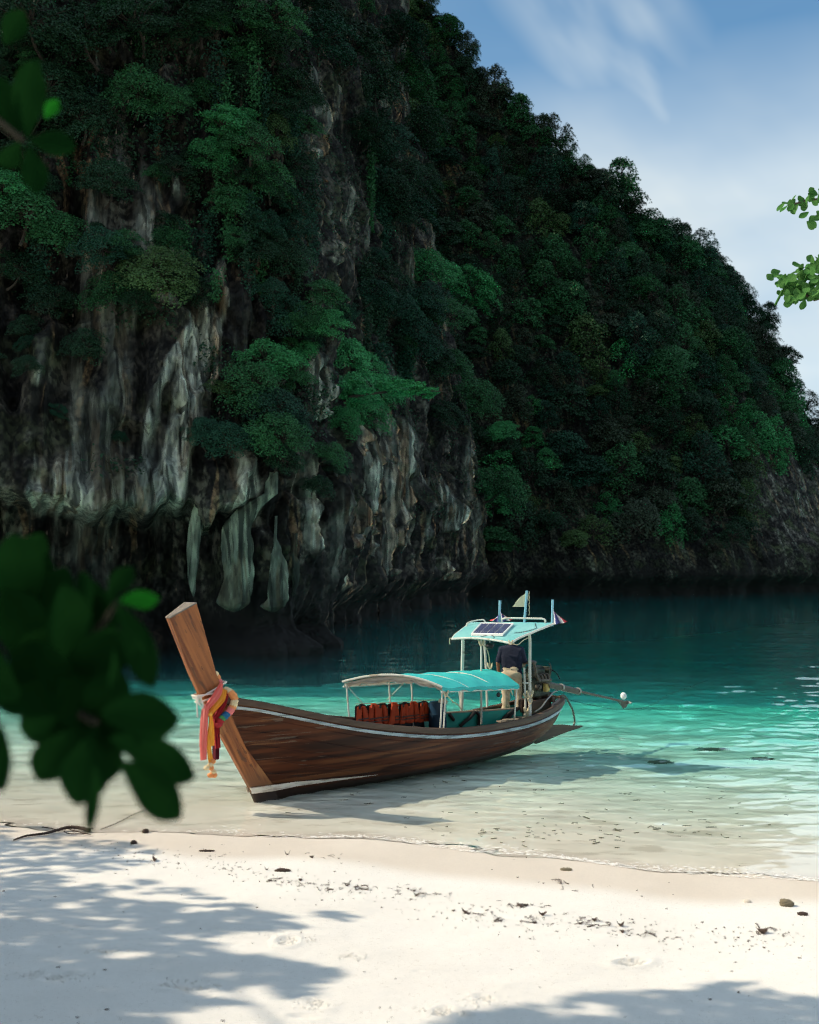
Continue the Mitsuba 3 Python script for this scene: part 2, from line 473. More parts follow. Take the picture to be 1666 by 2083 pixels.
MASK, PUSH, TAN = np.zeros(len(CV)), np.zeros(len(CV)), np.zeros(len(CV))
OCHRE = {6: .6, 7: 1., 8: .6, 11: .8, 12: .5, 13: .7, 17: .6}                 # curtains stained ochre
Uf, Zf = U.ravel(), Z.ravel()
wob = fbm(np.stack([Uf * 1.3, Zf * .45, Uf * 0], -1), 4, 62) - .5
for i, (pts, wid, proud) in enumerate(FL):
    line = spline(np.array(pts, float), 24)
    H = [(on_cliff(u, v, 12, True), np.interp(k / 23, np.linspace(0, 1, len(wid)), wid)) for k, (u, v) in enumerate(line)]
    H = [(Uf[h[2]], Zf[h[2]], w / FPX * h[0][1]) for h, w in H if h is not None]
    if len(H) < 4: continue
    H = np.array(H); H = H[np.argsort(H[:, 1])]
    H[:, 0] = gaussian_filter1d(H[:, 0], 2)
    c = np.interp(Zf, H[:, 1], H[:, 0]); w = np.interp(Zf, H[:, 1], H[:, 2]) + .05
    x = (Uf - c) / w
    end = sst(H[0, 1] - .35, H[0, 1] + .1, Zf + .5 * wob) * sst(H[-1, 1] + .8, H[-1, 1] - 1.2, Zf + 2.5 * wob)
    m = sst(1.25, .65, abs(x) + 1.5 * wob) * end
    rib = abs(np.sin(Uf * 5.5 + 6 * wob + .25 * Zf + i))
    MASK = np.maximum(MASK, m * (.55 + .45 * rib)); PUSH = np.maximum(PUSH, m * proud * (.45 + .75 * rib))
    TAN = np.maximum(TAN, m * OCHRE.get(i, 0))
lone = fbm(np.stack([Uf * .55, Zf * .09, Uf * 0], -1) + 40, 4, 63)            # fainter curtains elsewhere
lm = sst(.60, .68, lone) * sst(2, 5, Zf) * .30
MASK = np.maximum(MASK, lm); PUSH = np.maximum(PUSH, lm * .35)
CP = (CV + np.stack([NX.ravel(), NY.ravel(), NX.ravel() * 0], 1) * PUSH[:, None]).reshape(CP.shape)
measure()
scene[cliff_key] = mikit.ply((CV, CF), 'cliff_material', smooth=True, uv=np.stack([MASK, TAN], 1))

# the forested hill: same kind of sheet, leaning back to a ridge that falls to the right
HL = [(3, 100), (8, 103), (14, 106), (20, 108), (27, 110), (34, 112), (41, 115), (47, 119), (53, 126), (60, 135), (72, 148), (95, 165)]
HZ_X = [3, 8, 14, 20, 27, 34, 41, 47, 53, 60, 72, 95]
hs, hq, hn = path_sheet(HL, lambda q: .5, 3)
SIL = np.array([(700, -280), (800, -130), (880, 12), (960, 95), (1040, 180), (1130, 262), (1210, 330), (1280, 402), (1350, 470), (1420, 500), (1480, 532), (1530, 600), (1580, 690), (1615, 780), (1640, 880), (1666, 985), (1700, 1030), (1780, 980), (2100, 860)], float)
LEAN = .42
zr = []
for (x, y), (nx, ny) in zip(hq, hn):
    z = 30.0
    for _ in range(25):
        X1, Y1 = x - nx * LEAN * z, y - ny * LEAN * z
        u = 833 + FPX * X1 / Y1
        v = np.interp(u, SIL[:, 0], SIL[:, 1]) + 22
        z = .5 * z + .5 * (3.7 + Y1 * pix(u, v)[2] / pix(u, v)[1])
    zr.append(max(z, 7))
zr = gaussian_filter1d(np.array(zr), 3) - 1.0 + 2.2 * (fbm(np.stack([hs * .16, hs * 0, hs * 0], -1), 3, 75) - .5)
hv = np.r_[np.linspace(-.08, 1.0, 130), 1.04, 1.1, 1.2]
U, V = np.meshgrid(hs, hv)
ZR = np.meshgrid(zr, hv)[0]
Zh = np.where(V <= 1, V * ZR, ZR * (1 - (V - 1) * 1.2))
back = LEAN * np.maximum(Zh, 0) * 1.0 + np.where(V > 1, (V - 1) * 60, 0)
P3 = np.stack([U, Zh, U * 0], -1)
rel = 4.5 * (fbm(P3 * np.array([.09, .06, 1]) + 2, 3, 71) - .5) + 2.4 * (ridge(fbm(P3 * np.array([.25, .05, 1]), 3, 72)) - .6) + 1.0 * (fbm(P3 * np.array([.8, .3, 1]), 3, 73) - .5)
rel = rel * sst(1.05, .85, V) + 1.5 * sst(9, 3, Zh) * 1.2 - 2.2 * sst(2.2, .5, Zh)
HX, HY = np.meshgrid(hq[:, 0], hv)[0], np.meshgrid(hq[:, 1], hv)[0]
MX, MY = np.meshgrid(hn[:, 0], hv)[0], np.meshgrid(hn[:, 1], hv)[0]
HP = np.stack([HX + MX * (rel - back), HY + MY * (rel - back), Zh], -1)
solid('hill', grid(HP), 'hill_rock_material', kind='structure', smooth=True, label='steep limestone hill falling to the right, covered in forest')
# a further headland at the right edge of the view
HD = [(58, 158), (66, 160), (80, 166), (110, 180)]
ds, dq, dn = path_sheet(HD, lambda q: .6, 2)
dz = np.r_[-5, np.arange(0, 26, .5)]
U, Z = np.meshgrid(ds, dz)
P3 = np.stack([U, Z, U * 0], -1)
off = -.2 * Z + 3.5 * (fbm(P3 * np.array([.12, .08, 1]) + 7, 3, 81) - .5) + 2.0 * (ridge(fbm(P3 * np.array([.5, .06, 1]), 3, 82)) - .6) - 2 * sst(2, .4, Z)
DX, DY = np.meshgrid(dq[:, 0], dz)[0], np.meshgrid(dq[:, 1], dz)[0]
EX, EY = np.meshgrid(dn[:, 0], dz)[0], np.meshgrid(dn[:, 1], dz)[0]
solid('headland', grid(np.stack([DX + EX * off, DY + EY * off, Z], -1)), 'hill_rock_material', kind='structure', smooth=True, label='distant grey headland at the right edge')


# hanging flowstone and stalactites, each a piece of the cliff
def drape(pts, wid, thick, Yd, seed):              # points down the piece, half widths in metres
    n = 60
    c = spline([at(u, v, Yd) for u, v in pts], n)
    c = np.vstack([c[:1] + [0, .3, .9], c])
    n += 1
    q = np.linspace(0, 1, n)
    w = np.interp(q, np.linspace(0, 1, len(wid)), wid) * np.minimum(1, ((1 - q) / .07 + .02) ** .6)
    a = np.linspace(0, 2 * np.pi, 41)[:-1]
    R = []
    for i in range(n):
        fl = 1 + .34 * (fbm(np.stack([np.cos(a) * 2.6 + seed, np.sin(a) * 2.6, a * 0 + i * .05], -1), 4, seed) - .5) * 2
        wx = .35 * w.max() * 2 * (fbm(np.array([i * .07, seed, 0.]), 2) - .5)
        R.append(np.stack([c[i, 0] + wx + w[i] * fl * np.cos(a), c[i, 1] + thick * w[i] * fl * np.sin(a), c[i, 2] + .5 * w[i] * (fl - 1)], -1))
    return loft(R)


DR = [([(545, 1005), (505, 1040), (486, 1090), (485, 1160), (480, 1245)], [.25, .45, .62, .60, .66], .5, 39.4), ([(560, 1095), (561, 1160), (562, 1245)], [.05, .40, .48], .5, 39.5),
      ([(414, 1000), (404, 1060), (394, 1120), (396, 1215)], [.28, .27, .22, .08], .6, 39.2), ([(598, 1130), (600, 1180), (596, 1215)], [.12, .16, .06], .7, 40.0)]
for i, (p, w, t, yd) in enumerate(DR):
    part(cliff_key, 'stalactite', drape(p, w, t, yd, 100 + i), 'column_material', smooth=True)


# ---------------------------------------------------------------- plants on the rock
def leaf_cards(c, nrm, size, r, aspect=.55, tilt=.5):
    """Pointed rhombic leaves, folded along the midrib: 4 triangles each."""
    n = len(c)
    nn = unit(nrm + tilt * r.normal(size=(n, 3)))
    a = unit(np.cross(nn, r.normal(size=(n, 3))))
    b = np.cross(nn, a)
    s = (size * r.uniform(.65, 1.3, n))[:, None]
    base, tip = c - a * s * .5, c + a * s * .5 - nn * s * .12
    l, rr = c + b * s * aspect * .5 + nn * s * .08, c - b * s * aspect * .5 + nn * s * .08
    v = np.stack([base, l, tip, rr], 1).reshape(-1, 3)
    k = np.arange(n)[:, None] * 4
    f = np.concatenate([k + [0, 1, 2], k + [0, 2, 3]], 1).reshape(-1, 3)
    return v, f


def crown(seed, pads, per, leaf, flat=.55, lean=(0, 0), spread=1.0, droop=.25, tilt=.5):
    """A crown of radius about 1 round (0,0,.6): leaf sprays on limbs. Returns (wood, leaves)."""
    r = rng(seed)
    wood, L = [], []
    top = np.array([lean[0], lean[1], .35])
    wood.append(tube(spline([[-.12, .1, -.62], [lean[0] * .3 + .05, lean[1] * .3, -.2], top], 7), np.linspace(.045, .028, 7), 5))
    for i in range(pads):
        th = i * 2.39996 + r.normal() * .4
        zz = r.uniform(-.75, 1)
        rad = spread * math.sqrt(max(.05, 1 - max(zz, 0) ** 2)) * r.uniform(.35, 1.0)
        c = np.array([rad * math.cos(th) + lean[0], rad * math.sin(th) + lean[1], .45 + zz * flat])
        mid = (top + c) / 2 + np.array([0, 0, -.12])
        wood.append(tube(spline([top * r.uniform(.2, 1), mid, c - np.array([0, 0, .03])], 5), np.linspace(.022, .007, 5), 4))
        pr = r.uniform(.26, .46)
        m = int(per * (pr / .36) ** 2)
        q = np.sqrt(r.random(m)) * pr
        a = r.random(m) * 2 * np.pi
        out = unit(np.array([c[0] - lean[0], c[1] - lean[1], .01]))
        h = -droop * (q / pr) ** 2 * pr * 1.2 + r.normal(size=m) * .045
        P = c + np.stack([q * np.cos(a), q * np.sin(a) * .9, h], 1)
        P[:, 2] -= .35 * np.maximum(0, (P - c) @ out)
        nr = np.stack([.5 * np.cos(a) * q / pr, .5 * np.sin(a) * q / pr, np.ones(m)], 1)
        L.append(leaf_cards(P, nr, leaf, r, tilt=tilt))
    return join(wood), join(L)


mat('bark_material', (.085, .070, .055), .85, spec=.2)
mat('shaded_bark_material', (.050, .042, .034), .9, spec=.15)
mat('twig_material', (.022, .022, .014), .85, spec=.2)
LEAFS = {'dark': (.014, .046, .021), 'blue': (.013, .056, .031), 'mid': (.026, .108, .036), 'bright': (.040, .21, .066), 'olive': (.052, .104, .032), 'rust': (.034, .054, .030), 'vivid': (.060, .29, .100)}
for nm, c in LEAFS.items():
    def leafcol(p, n, uv, c=c):
        k = N(p.x * .5, p.y * .5, p.z * .5) * .7 + N(p.x * 2, p.y * 2, p.z * 2) * .3
        return mi.Color3f(*c) * (.55 + .9 * k)
    mat(nm + '_leaf_material', mikit.proc(leafcol), .55, spec=.22)
PROTO = {}


def proto(kind, variant, near):
    k = f'{kind}_{variant}_{"near" if near else "far"}'
    if k not in PROTO:
        sd = 300 + 17 * variant
        if near: w, l = crown(sd, 38, 150, .080, flat=.6, lean=(.3 * math.cos(variant * 2), .3 * math.sin(variant * 2)), droop=[.45, .25, .7, .35, .55, .2][variant], tilt=.34)
        else: w, l = crown(sd, 30 + 6 * variant, 66, .125, flat=[.95, .7, 1.2, .8, 1.05, .6][variant], droop=[.8, .35, .9, .5, .7, .3][variant], tilt=.30)
        base = ('near_proto_%d' if near else 'far_proto_%d') % variant
        if base not in MESHES: MESHES[base] = (mikit.ply(w, 'shaded_bark_material'), mikit.ply(l, None))
        g = MESHES[base]
        scene[k] = {'type': 'shapegroup', 'trunk': g[0], 'crown': {**g[1], 'bsdf': {'type': 'ref', 'id': kind + '_leaf_material'}}}
        PROTO[k] = k
    return k


MESHES = {}


def plant(key, kind, variant, near, pos, scale, r, lean=None, squash=1.0):
    m = T().translate(np.asarray(pos, float).tolist())
    if lean is not None:
        ax = np.cross([0, 0, 1], lean)
        if np.linalg.norm(ax) > 1e-6: m = m @ T().rotate(unit(ax).tolist(), math.degrees(math.asin(min(1, np.linalg.norm(ax)))))
    m = m @ T().rotate([0, 0, 1], float(r.uniform(0, 360))) @ T().scale([scale, scale, scale * squash])
    scene[key] = {'type': 'instance', 'to_world': m, 'g': {'type': 'ref', 'id': proto(kind, variant, near)}}


# forest on the hill: one tree per spot, spaced by its crown
def rock_line(p):
    return 2.5 + 5.0 * fbm(np.stack([p[..., 0] * .12, p[..., 1] * .12, p[..., 0] * 0], -1), 3, 91) + 12 * sst(37, 46, p[..., 0])


r = rng(77)
hp = HP.reshape(-1, 3)
hvv = V.reshape(-1) if V.size == len(hp) else np.meshgrid(hs, hv)[1].reshape(-1)
order = r.permutation(len(hp))
taken = np.zeros((0, 4))
spots = []
for j in order:
    p, v = hp[j], hvv[j]
    u_, v_, d_ = project(p)
    if v > 1.02 or u_ < 760 or u_ > 1720 or v_ < -110: continue
    rockline = rock_line(p)
    if p[2] < rockline: continue
    if p[2] < rockline + 4 and r.random() < .5: continue
    R = r.uniform(1.3, 2.9) * (1.1 if p[2] < 20 else 1.0)
    if len(taken) and np.any(np.linalg.norm(taken[:, :3] - p, axis=1) < .80 * (taken[:, 3] + R) * .92): continue
    taken = np.vstack([taken, [*p, R]])
    spots.append((R / d_, p, R))
for t in np.arange(0, len(hs) - 1, 2.6):                # a ragged row of trees along the ridge
    j = int(t); p = HP[np.searchsorted(hv, 1.0) - 1, j] + r.normal(size=3) * np.array([.5, .6, .3])
    u_, v_, d_ = project(p); R = r.choice([1.2, 1.7, 2.3, 3.0], p=[.3, .35, .25, .1])
    if 760 < u_ < 1720: spots.append((R / d_, p, R))
spots.sort(key=lambda s: -s[0])
WORD = {'dark': 'dark green', 'blue': 'bluish green', 'mid': 'mid green', 'bright': 'fresh green', 'olive': 'yellowish olive', 'vivid': 'bright green', 'rust': 'brownish'}
KINDS = ['dark', 'blue', 'dark', 'mid', 'blue', 'olive', 'dark', 'mid', 'rust', 'bright']
for i, (_, p, R) in enumerate(spots):
    c = fbm(p * .07, 2, 93)
    kind = KINDS[int(r.integers(len(KINDS)))] if r.random() < .55 else KINDS[int(c * 1.7 % 1 * len(KINDS))]
    if kind == 'bright' and p[2] > 28: kind = 'mid'
    if i < 290:
        u_, v_, _ = project(p)
        top_ = np.interp(u_, SIL[:, 0], SIL[:, 1]); q_ = (v_ - top_) / (1150 - top_)
        zone = 'on the hill skyline' if q_ < .11 else 'just below the hill skyline' if q_ < .24 else 'high on the hill' if q_ < .40 else 'halfway up the hill' if q_ < .58 else 'on the lower hillside' if q_ < .78 else 'at the foot of the hill'
        side = 'beside the near cliff' if u_ < 930 else 'above the roof front' if u_ < 1030 else 'above the roof flags' if u_ < 1140 else 'above the propeller shaft' if u_ < 1290 else 'left of the sunlit boughs' if u_ < 1480 else 'by the right edge'
        size = 'small ' if R < 1.7 else 'large ' if R > 2.4 else ''
        lab = f'{size}{WORD[kind]} tree {zone}, {side}'
        k = thing('hillside_tree', lab, 'tree', lab.replace(' tree ', ' trees '))
    else:
        k = f'forest__{i - 289:03d}'
        labels.setdefault('forest', {'label': 'smaller tree crowns filling the hillside forest', 'category': 'forest', 'kind': 'stuff'})
    plant(k, kind, int(r.integers(6)), False, p + np.array([0, -.3, .4]), R, r, lean=(r.normal() * .16, -.22 + r.normal() * .14, 1), squash=r.uniform(.65, 1.35))

# undergrowth that covers the rock between the crowns
idx = r.choice(len(hp), 14000)
P = hp[idx]; vv = hvv[idx]
m = (vv < 1.0) & (P[:, 2] > rock_line(P) + 1.5)
P = P[m] + r.normal(size=(m.sum(), 3)) * .3
P = np.repeat(P, 5, 0) + r.normal(size=(len(P) * 5, 3)) * np.array([.35, .25, .22]) + np.array([0, -.35, .2])
solid('undergrowth', leaf_cards(P, np.array([[0, -.5, 1.0]]), .34, r, .7, .6), 'dark_leaf_material', label='dark scrub between the trees of the hillside forest', cat='undergrowth', kind='stuff')

# shrubs and small trees rooted in the near cliff (pixel of the foot's surroundings, radius in pixels, kind)
SH = [(300, 560, 75, 'olive'), (340, 545, 45, 'olive'), (225, 610, 55, 'mid'), (60, 440, 75, 'mid'), (130, 470, 55, 'mid'), (20, 400, 55, 'bright'), (215, 510, 55, 'blue'), (270, 500, 40, 'mid'),
      (290, 195, 60, 'mid'), (345, 225, 45, 'mid'), (420, 190, 40, 'mid'), (440, 265, 55, 'bright'), (490, 250, 50, 'bright'), (500, 300, 50, 'mid'), (460, 320, 45, 'bright'), (530, 370, 48, 'mid'), (560, 280, 45, 'olive'),
      (470, 440, 48, 'mid'), (520, 450, 42, 'blue'), (475, 480, 30, 'mid'), (590, 640, 52, 'blue'), (640, 590, 45, 'mid'), (620, 640, 40, 'mid'), (680, 660, 42, 'bright'),
      (560, 740, 62, 'bright'), (600, 760, 42, 'mid'), (520, 790, 60, 'mid'), (560, 830, 62, 'blue'), (480, 880, 50, 'blue'), (535, 895, 58, 'mid'), (590, 860, 45, 'blue'), (560, 930, 42, 'dark'), (620, 720, 30, 'bright'),
      (700, 720, 50, 'vivid'), (740, 745, 48, 'vivid'), (760, 790, 55, 'vivid'), (715, 800, 52, 'vivid'), (800, 790, 40, 'vivid'), (760, 835, 40, 'bright'), (700, 850, 38, 'bright'),
      (880, 540, 55, 'bright'), (930, 590, 60, 'bright'), (960, 570, 45, 'bright'), (900, 640, 55, 'mid'), (860, 680, 50, 'blue'), (920, 760, 48, 'mid'), (950, 800, 50, 'mid'), (890, 830, 40, 'dark'), (850, 600, 45, 'blue'),
      (760, 560, 50, 'dark'), (790, 640, 50, 'blue'), (600, 460, 45, 'blue'), (590, 520, 50, 'dark'), (700, 120, 75, 'dark'), (640, 80, 70, 'blue'), (560, 100, 70, 'dark'), (760, 200, 65, 'dark'), (800, 90, 60, 'blue'),
      (600, 200, 60, 'dark'), (520, 60, 70, 'mid'), (420, 60, 80, 'dark'), (300, 70, 80, 'dark'), (180, 90, 80, 'dark'), (100, 200, 75, 'dark'), (180, 260, 65, 'dark'), (230, 380, 60, 'dark'), (60, 60, 90, 'dark'), (60, 300, 80, 'dark'),
      (745, 290, 45, 'dark'), (800, 300, 55, 'blue'), (780, 400, 50, 'dark'), (840, 440, 50, 'blue'), (600, 330, 50, 'dark'), (580, 430, 45, 'blue'), (840, 250, 50, 'dark'), (830, 160, 50, 'mid'),
      (20, 560, 60, 'dark'), (100, 620, 50, 'dark'), (170, 700, 40, 'dark'), (120, 830, 22, 'blue'), (250, 880, 16, 'blue'), (60, 760, 30, 'dark'), (440, 780, 36, 'olive'), (420, 880, 40, 'blue'), (660, 920, 36, 'mid'), (690, 950, 30, 'dark'), (640, 990, 30, 'dark'),
      (1000, 640, 60, 'bright'), (985, 830, 55, 'mid'), (1010, 900, 60, 'bright'), (990, 980, 55, 'mid')]
r = rng(78)


def cliff_shrub(u, v, rad, kind, n, label=None, group=None):
    h = on_cliff(u, v + rad * .3, 14)
    if h is None: return
    p, nr = h
    D = p[1]
    R = rad / FPX * D * 1.05
    nr = unit(nr * np.array([1, 1, .3]))
    pos = p + nr * R * .45 + np.array([0, 0, .1 * R])
    row = 'at the top' if v < 120 else 'near the top' if v < 230 else 'high up' if v < 360 else 'at mid height' if v < 520 else 'fairly low' if v < 700 else 'low down'
    col = 'at the left edge' if u < 110 else 'left of the flowstone' if u < 250 else 'above the flowstone' if u < 390 else 'right of the flowstone' if u < 520 else 'above the bow' if u < 630 else 'above the life jackets' if u < 740 else 'above the canopy' if u < 850 else 'by the right rim'
    sz = 'tiny ' if rad < 24 else 'small ' if rad < 33 else 'large ' if rad > 58 else ''
    lab = label or f'{sz}{WORD[kind]} shrub {row} on the cliff, {col}'
    k = thing('cliff_shrub', lab, 'shrub', lab.replace(' shrub ', ' shrubs '))
    plant(k, kind, n % 6, True, pos, R, r, lean=(nr[0] * .5, nr[1] * .5, 1), squash=r.uniform(.75, 1.05))


for n, (u, v, rad, kind) in enumerate(SH):
    cliff_shrub(u, v, rad, kind, n, 'bright green shrub spreading from the cliff left of the buttress above the boat' if kind == 'vivid' else None)
for n in range(150):                                 # smaller ones between, denser high up
    u, v = r.uniform(-20, 930), r.uniform(-40, 760) ** 1.0
    if r.random() < v / 1100: continue
    if (60 < u < 420 and v > 600) or (636 < u < 730 and 190 < v < 550): continue
    cliff_shrub(u, v, r.uniform(18, 44), ['dark', 'blue', 'dark', 'mid', 'dark'][int(r.integers(5))], n)
# a long bough of the bright shrub reaching to the right in flat sprays
bk = thing('overhanging_tree', 'bright green tree whose flat leafy bough reaches far to the right from the cliff', 'tree')
b0, b1 = at(700, 815, 52), at(905, 797, 50)
pp = spline([b0 + [0, 3, -1.2], b0, (b0 + b1) / 2 + [0, 0, .25], b1], 12)
part(bk, 'bough', tube(pp, np.linspace(.14, .02, 12), 6), 'bark_material')
L, r2 = [], rng(79)
for i in range(46):
    t = r2.uniform(.15, 1)
    c = pp[min(11, int(t * 11))] + r2.normal(size=3) * np.array([.35, .5, .16 + .35 * (1 - t)]) + [0, 0, .1 + 1.0 * (1 - t) * r2.random()]
    m = 170
    q = np.sqrt(r2.random(m)) * r2.uniform(.35, .7) * (1.25 - .6 * t); a = r2.random(m) * 6.283
    L.append(leaf_cards(c + np.stack([q * np.cos(a), q * np.sin(a), -.25 * q * q + r2.normal(size=m) * .04], 1), np.array([[0, 0, 1.0]]), .13, r2))
part(bk, 'foliage', join(L), 'vivid_leaf_material')

# creepers hanging down the rock
r = rng(80)
for n in range(60):
    u, v = r.uniform(20, 930), r.uniform(0, 760)
    if (60 < u < 420 and v > 560) or (636 < u < 725 and 130 < v < 540): continue
    h = on_cliff(u, v, 14)
    if h is None: continue
    p, nr = h
    ln, wd = r.uniform(1.5, 5) * p[1] / 45, r.uniform(.25, .8) * p[1] / 45
    m = int(420 * ln * wd / 1.5) + 120
    t = r.random(m)
    q = p + nr * .5 + np.stack([r.normal(size=m) * wd * .5 * (1 - .5 * t), r.normal(size=m) * .2, -t * ln], 1)
    lab = f"{'dark' if n % 3 == 0 else 'bluish' if n % 3 == 1 else 'mid green'} creeper hanging {'high' if v < 280 else 'midway' if v < 520 else 'low'} on the cliff, {'left part' if u < 330 else 'middle part' if u < 640 else 'right part'}"
    k = thing('creeper', lab, 'creeper', lab.replace('creeper', 'creepers'))
    scene[k] = mikit.ply(leaf_cards(q, np.array([[0, -.7, .6]]), .15 * p[1] / 45, r), ['dark', 'blue', 'mid'][n % 3] + '_leaf_material')
# scrub in the cracks of the cliff
ci = r.choice(len(CV), 60000)
P, Q = CV[ci], CN[ci]
m = (P[:, 0] > -21) & (P[:, 2] > 7) & (fbm(P * .28, 3, 95) + .012 * (P[:, 2] - 18) * (45 / np.maximum(P[:, 1], 38)) > .53)
P, Q = P[m], Q[m]
P = np.repeat(P, 4, 0) + r.normal(size=(len(P) * 4, 3)) * .22 + np.repeat(Q, 4, 0) * .18
solid('cliff_scrub', leaf_cards(P, np.repeat(Q, 4, 0) + np.array([[0, 0, .8]]), .17, r, .6, .6), 'dark_leaf_material', label='dark scrub and ferns in the cracks of the cliff', cat='scrub', kind='stuff')

# ---------------------------------------------------------------- the long-tail boat: s runs from the foot of the stem to the stern, t to port (towards the beach), z up
BO, BA, BP = np.array([-2.444, 15.619, 0.0]), np.array([.6922, .7217, 0]), np.array([.7217, -.6922, 0])
UP = np.array([0, 0, 1.0])


def W(p):
    p = np.asarray(p, float)
    return BO + p[..., :1] * BA + p[..., 1:2] * BP + p[..., 2:3] * UP


def BW(m):                                        # a mesh in boat coordinates -> world
    return W(m[0]), np.asarray(m[1])[:, ::-1]


def boat_s(p): return (p.x - BO[0]) * BA[0] + (p.y - BO[1]) * BA[1]
def boat_t(p): return (p.x - BO[0]) * BP[0] + (p.y - BO[1]) * BP[1]


def hull_color(p, n, uv):
    s, t = boat_s(p), boat_t(p)
    g = FB(s * .9, p.z * 16, t * 2, 4)
    c = MIX((.026, .0072, .003), (.100, .027, .0085), SS(.25, .75, g))
    c = MIX(c, (.15, .054, .019), SS(.58, .76, FB(s * .6 + 5, p.z * 14, 1, 3)) * .8)
    c = MIX(c, (.30, .15, .07), SS(.76, .86, FB(s * .9 + 9, p.z * 30, 4, 3)) * .35)
    c = MIX(c, (.030, .012, .007), SS(.5, .8, FB(s * .6, p.z * 2.5, 9, 3)) * .5)
    c = MIX(c, (.17, .13, .10), SS(.82, .9, N(s * 4, p.z * 46, 3)) * SS(.5, .7, FB(s * .5, p.z, 2, 2)) * .5)
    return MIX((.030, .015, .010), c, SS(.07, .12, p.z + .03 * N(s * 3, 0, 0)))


def hull_bump(p, n, uv):
    s = boat_s(p)
    return .004 * FB(s * 2.0, p.z * 40, 0, 3) + .003 * N(s * 1.1, p.z * 5, 3)


bumped('hull_wood_material', mikit.proc(hull_color), .48, hull_bump, 1.0, .003, spec=.2, clearcoat=.05, clearcoat_gloss=.7)


def stem_color(p, n, uv):
    s, t = boat_s(p), boat_t(p)
    x = s + .56 * p.z
    g = FB(x * 26, p.z * 1.3, t * 14, 4)
    c = MIX((.17, .048, .013), (.39, .132, .036), SS(.25, .72, g))
    c = MIX(c, (.42, .19, .068), SS(.6, .75, FB(x * 7, p.z * 2.2, 3, 3)) * .55)
    c = MIX(c, (.085, .036, .016), SS(.80, .88, N(x * 34, p.z * 9, 5)) * .7)
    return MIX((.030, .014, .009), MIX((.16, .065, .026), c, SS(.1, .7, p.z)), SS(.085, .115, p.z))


bumped('stem_wood_material', mikit.proc(stem_color), .45, lambda p, n, uv: .003 * FB((boat_s(p) + .56 * p.z) * 45, p.z * 2.0, 0, 2), 1.0, .002, clearcoat=.2, clearcoat_gloss=.7)
mat('end_grain_material', mikit.proc(lambda p, n, uv: MIX((.10, .085, .07), (.30, .27, .235), FB(p.x * 30, p.y * 30, p.z * 9, 3))), .85)
mat('dark_wood_material', mikit.proc(lambda p, n, uv: MIX((.045, .026, .018), (.135, .085, .058), FB(boat_s(p) * 1.5, boat_t(p) * 22, p.z * 22, 3))), .6)
mat('grey_wood_material', mikit.proc(lambda p, n, uv: MIX((.20, .155, .12), (.42, .35, .28), FB(boat_s(p) * 2, boat_t(p) * 24, p.z * 14, 3))), .75)
mat('pale_blue_paint', mikit.proc(lambda p, n, uv: MIX((.40, .50, .54), (.20, .25, .27), SS(.42, .70, FB(boat_s(p) * 3, p.z * 30, 2, 4)))), .55)
mat('white_paint', mikit.proc(lambda p, n, uv: MIX((.74, .68, .58), (.45, .36, .27), SS(.52, .75, FB(boat_s(p) * 4, p.z * 25, 2, 4)))), .6)
mat('teal_paint', mikit.proc(lambda p, n, uv: MIX((.02, .30, .26), (.035, .42, .36), FB(boat_s(p) * 2, p.z * 6, 2, 3))), .45)
mat('navy_paint', mikit.proc(lambda p, n, uv: MIX((.020, .028, .045), (.045, .055, .075), FB(boat_s(p) * 3, p.z * 9, 2, 3))), .5)
mat('teal_cloth', mikit.proc(lambda p, n, uv: MIX((.018, .37, .36), (.05, .50, .48), FB(boat_s(p) * 1.6, boat_t(p) * 5, p.z * 4, 4))), .65, sheen=.3)
mat('pale_teal_paint', mikit.proc(lambda p, n, uv: MIX((.14, .46, .46), (.28, .57, .57), FB(boat_s(p) * 2.5, boat_t(p) * 3, 1, 4))), .5)
mat('cream_cloth', mikit.proc(lambda p, n, uv: MIX((.42, .37, .31), (.72, .66, .57), FB(boat_s(p) * 5, boat_t(p) * 7, p.z * 8, 3))), .8)
mat('white_pipe', mikit.proc(lambda p, n, uv: MIX((.62, .62, .56), (.40, .36, .28), SS(.6, .75, FB(p.x * 9, p.y * 9, p.z * 9, 3)))), .45)
mat('blue_pipe', (.22, .48, .60), .4)
mat('steel', (.30, .29, .27), .4, metallic=.7)
mat('black_rubber', (.016, .016, .017), .6)
mat('cream_rope', (.58, .50, .34), .9)
mat('white_rope', (.74, .71, .64), .9)
mat('orange_cloth', mikit.proc(lambda p, n, uv: MIX((.42, .045, .014), (.62, .085, .022), N(p.x * 9, p.y * 9, p.z * 9))), .7, sheen=.3)
mat('black_cloth', (.014, .014, .016), .8)
mat('grey_webbing', (.09, .06, .06), .8)
mat('blue_plastic', (.012, .05, .105), .4)
mat('white_plastic', (.75, .75, .74), .4)
mat('engine_paint', mikit.proc(lambda p, n, uv: MIX((.014, .022, .016), (.055, .062, .040), SS(.35, .7, FB(p.x * 9, p.y * 9, p.z * 9, 3)))), .5, metallic=.2)
mat('oily_steel', mikit.proc(lambda p, n, uv: MIX((.05, .045, .04), (.16, .13, .10), FB(p.x * 12, p.y * 12, p.z * 12, 3))), .45, metallic=.4)
mat('yellow_plastic', (.50, .36, .12), .5)

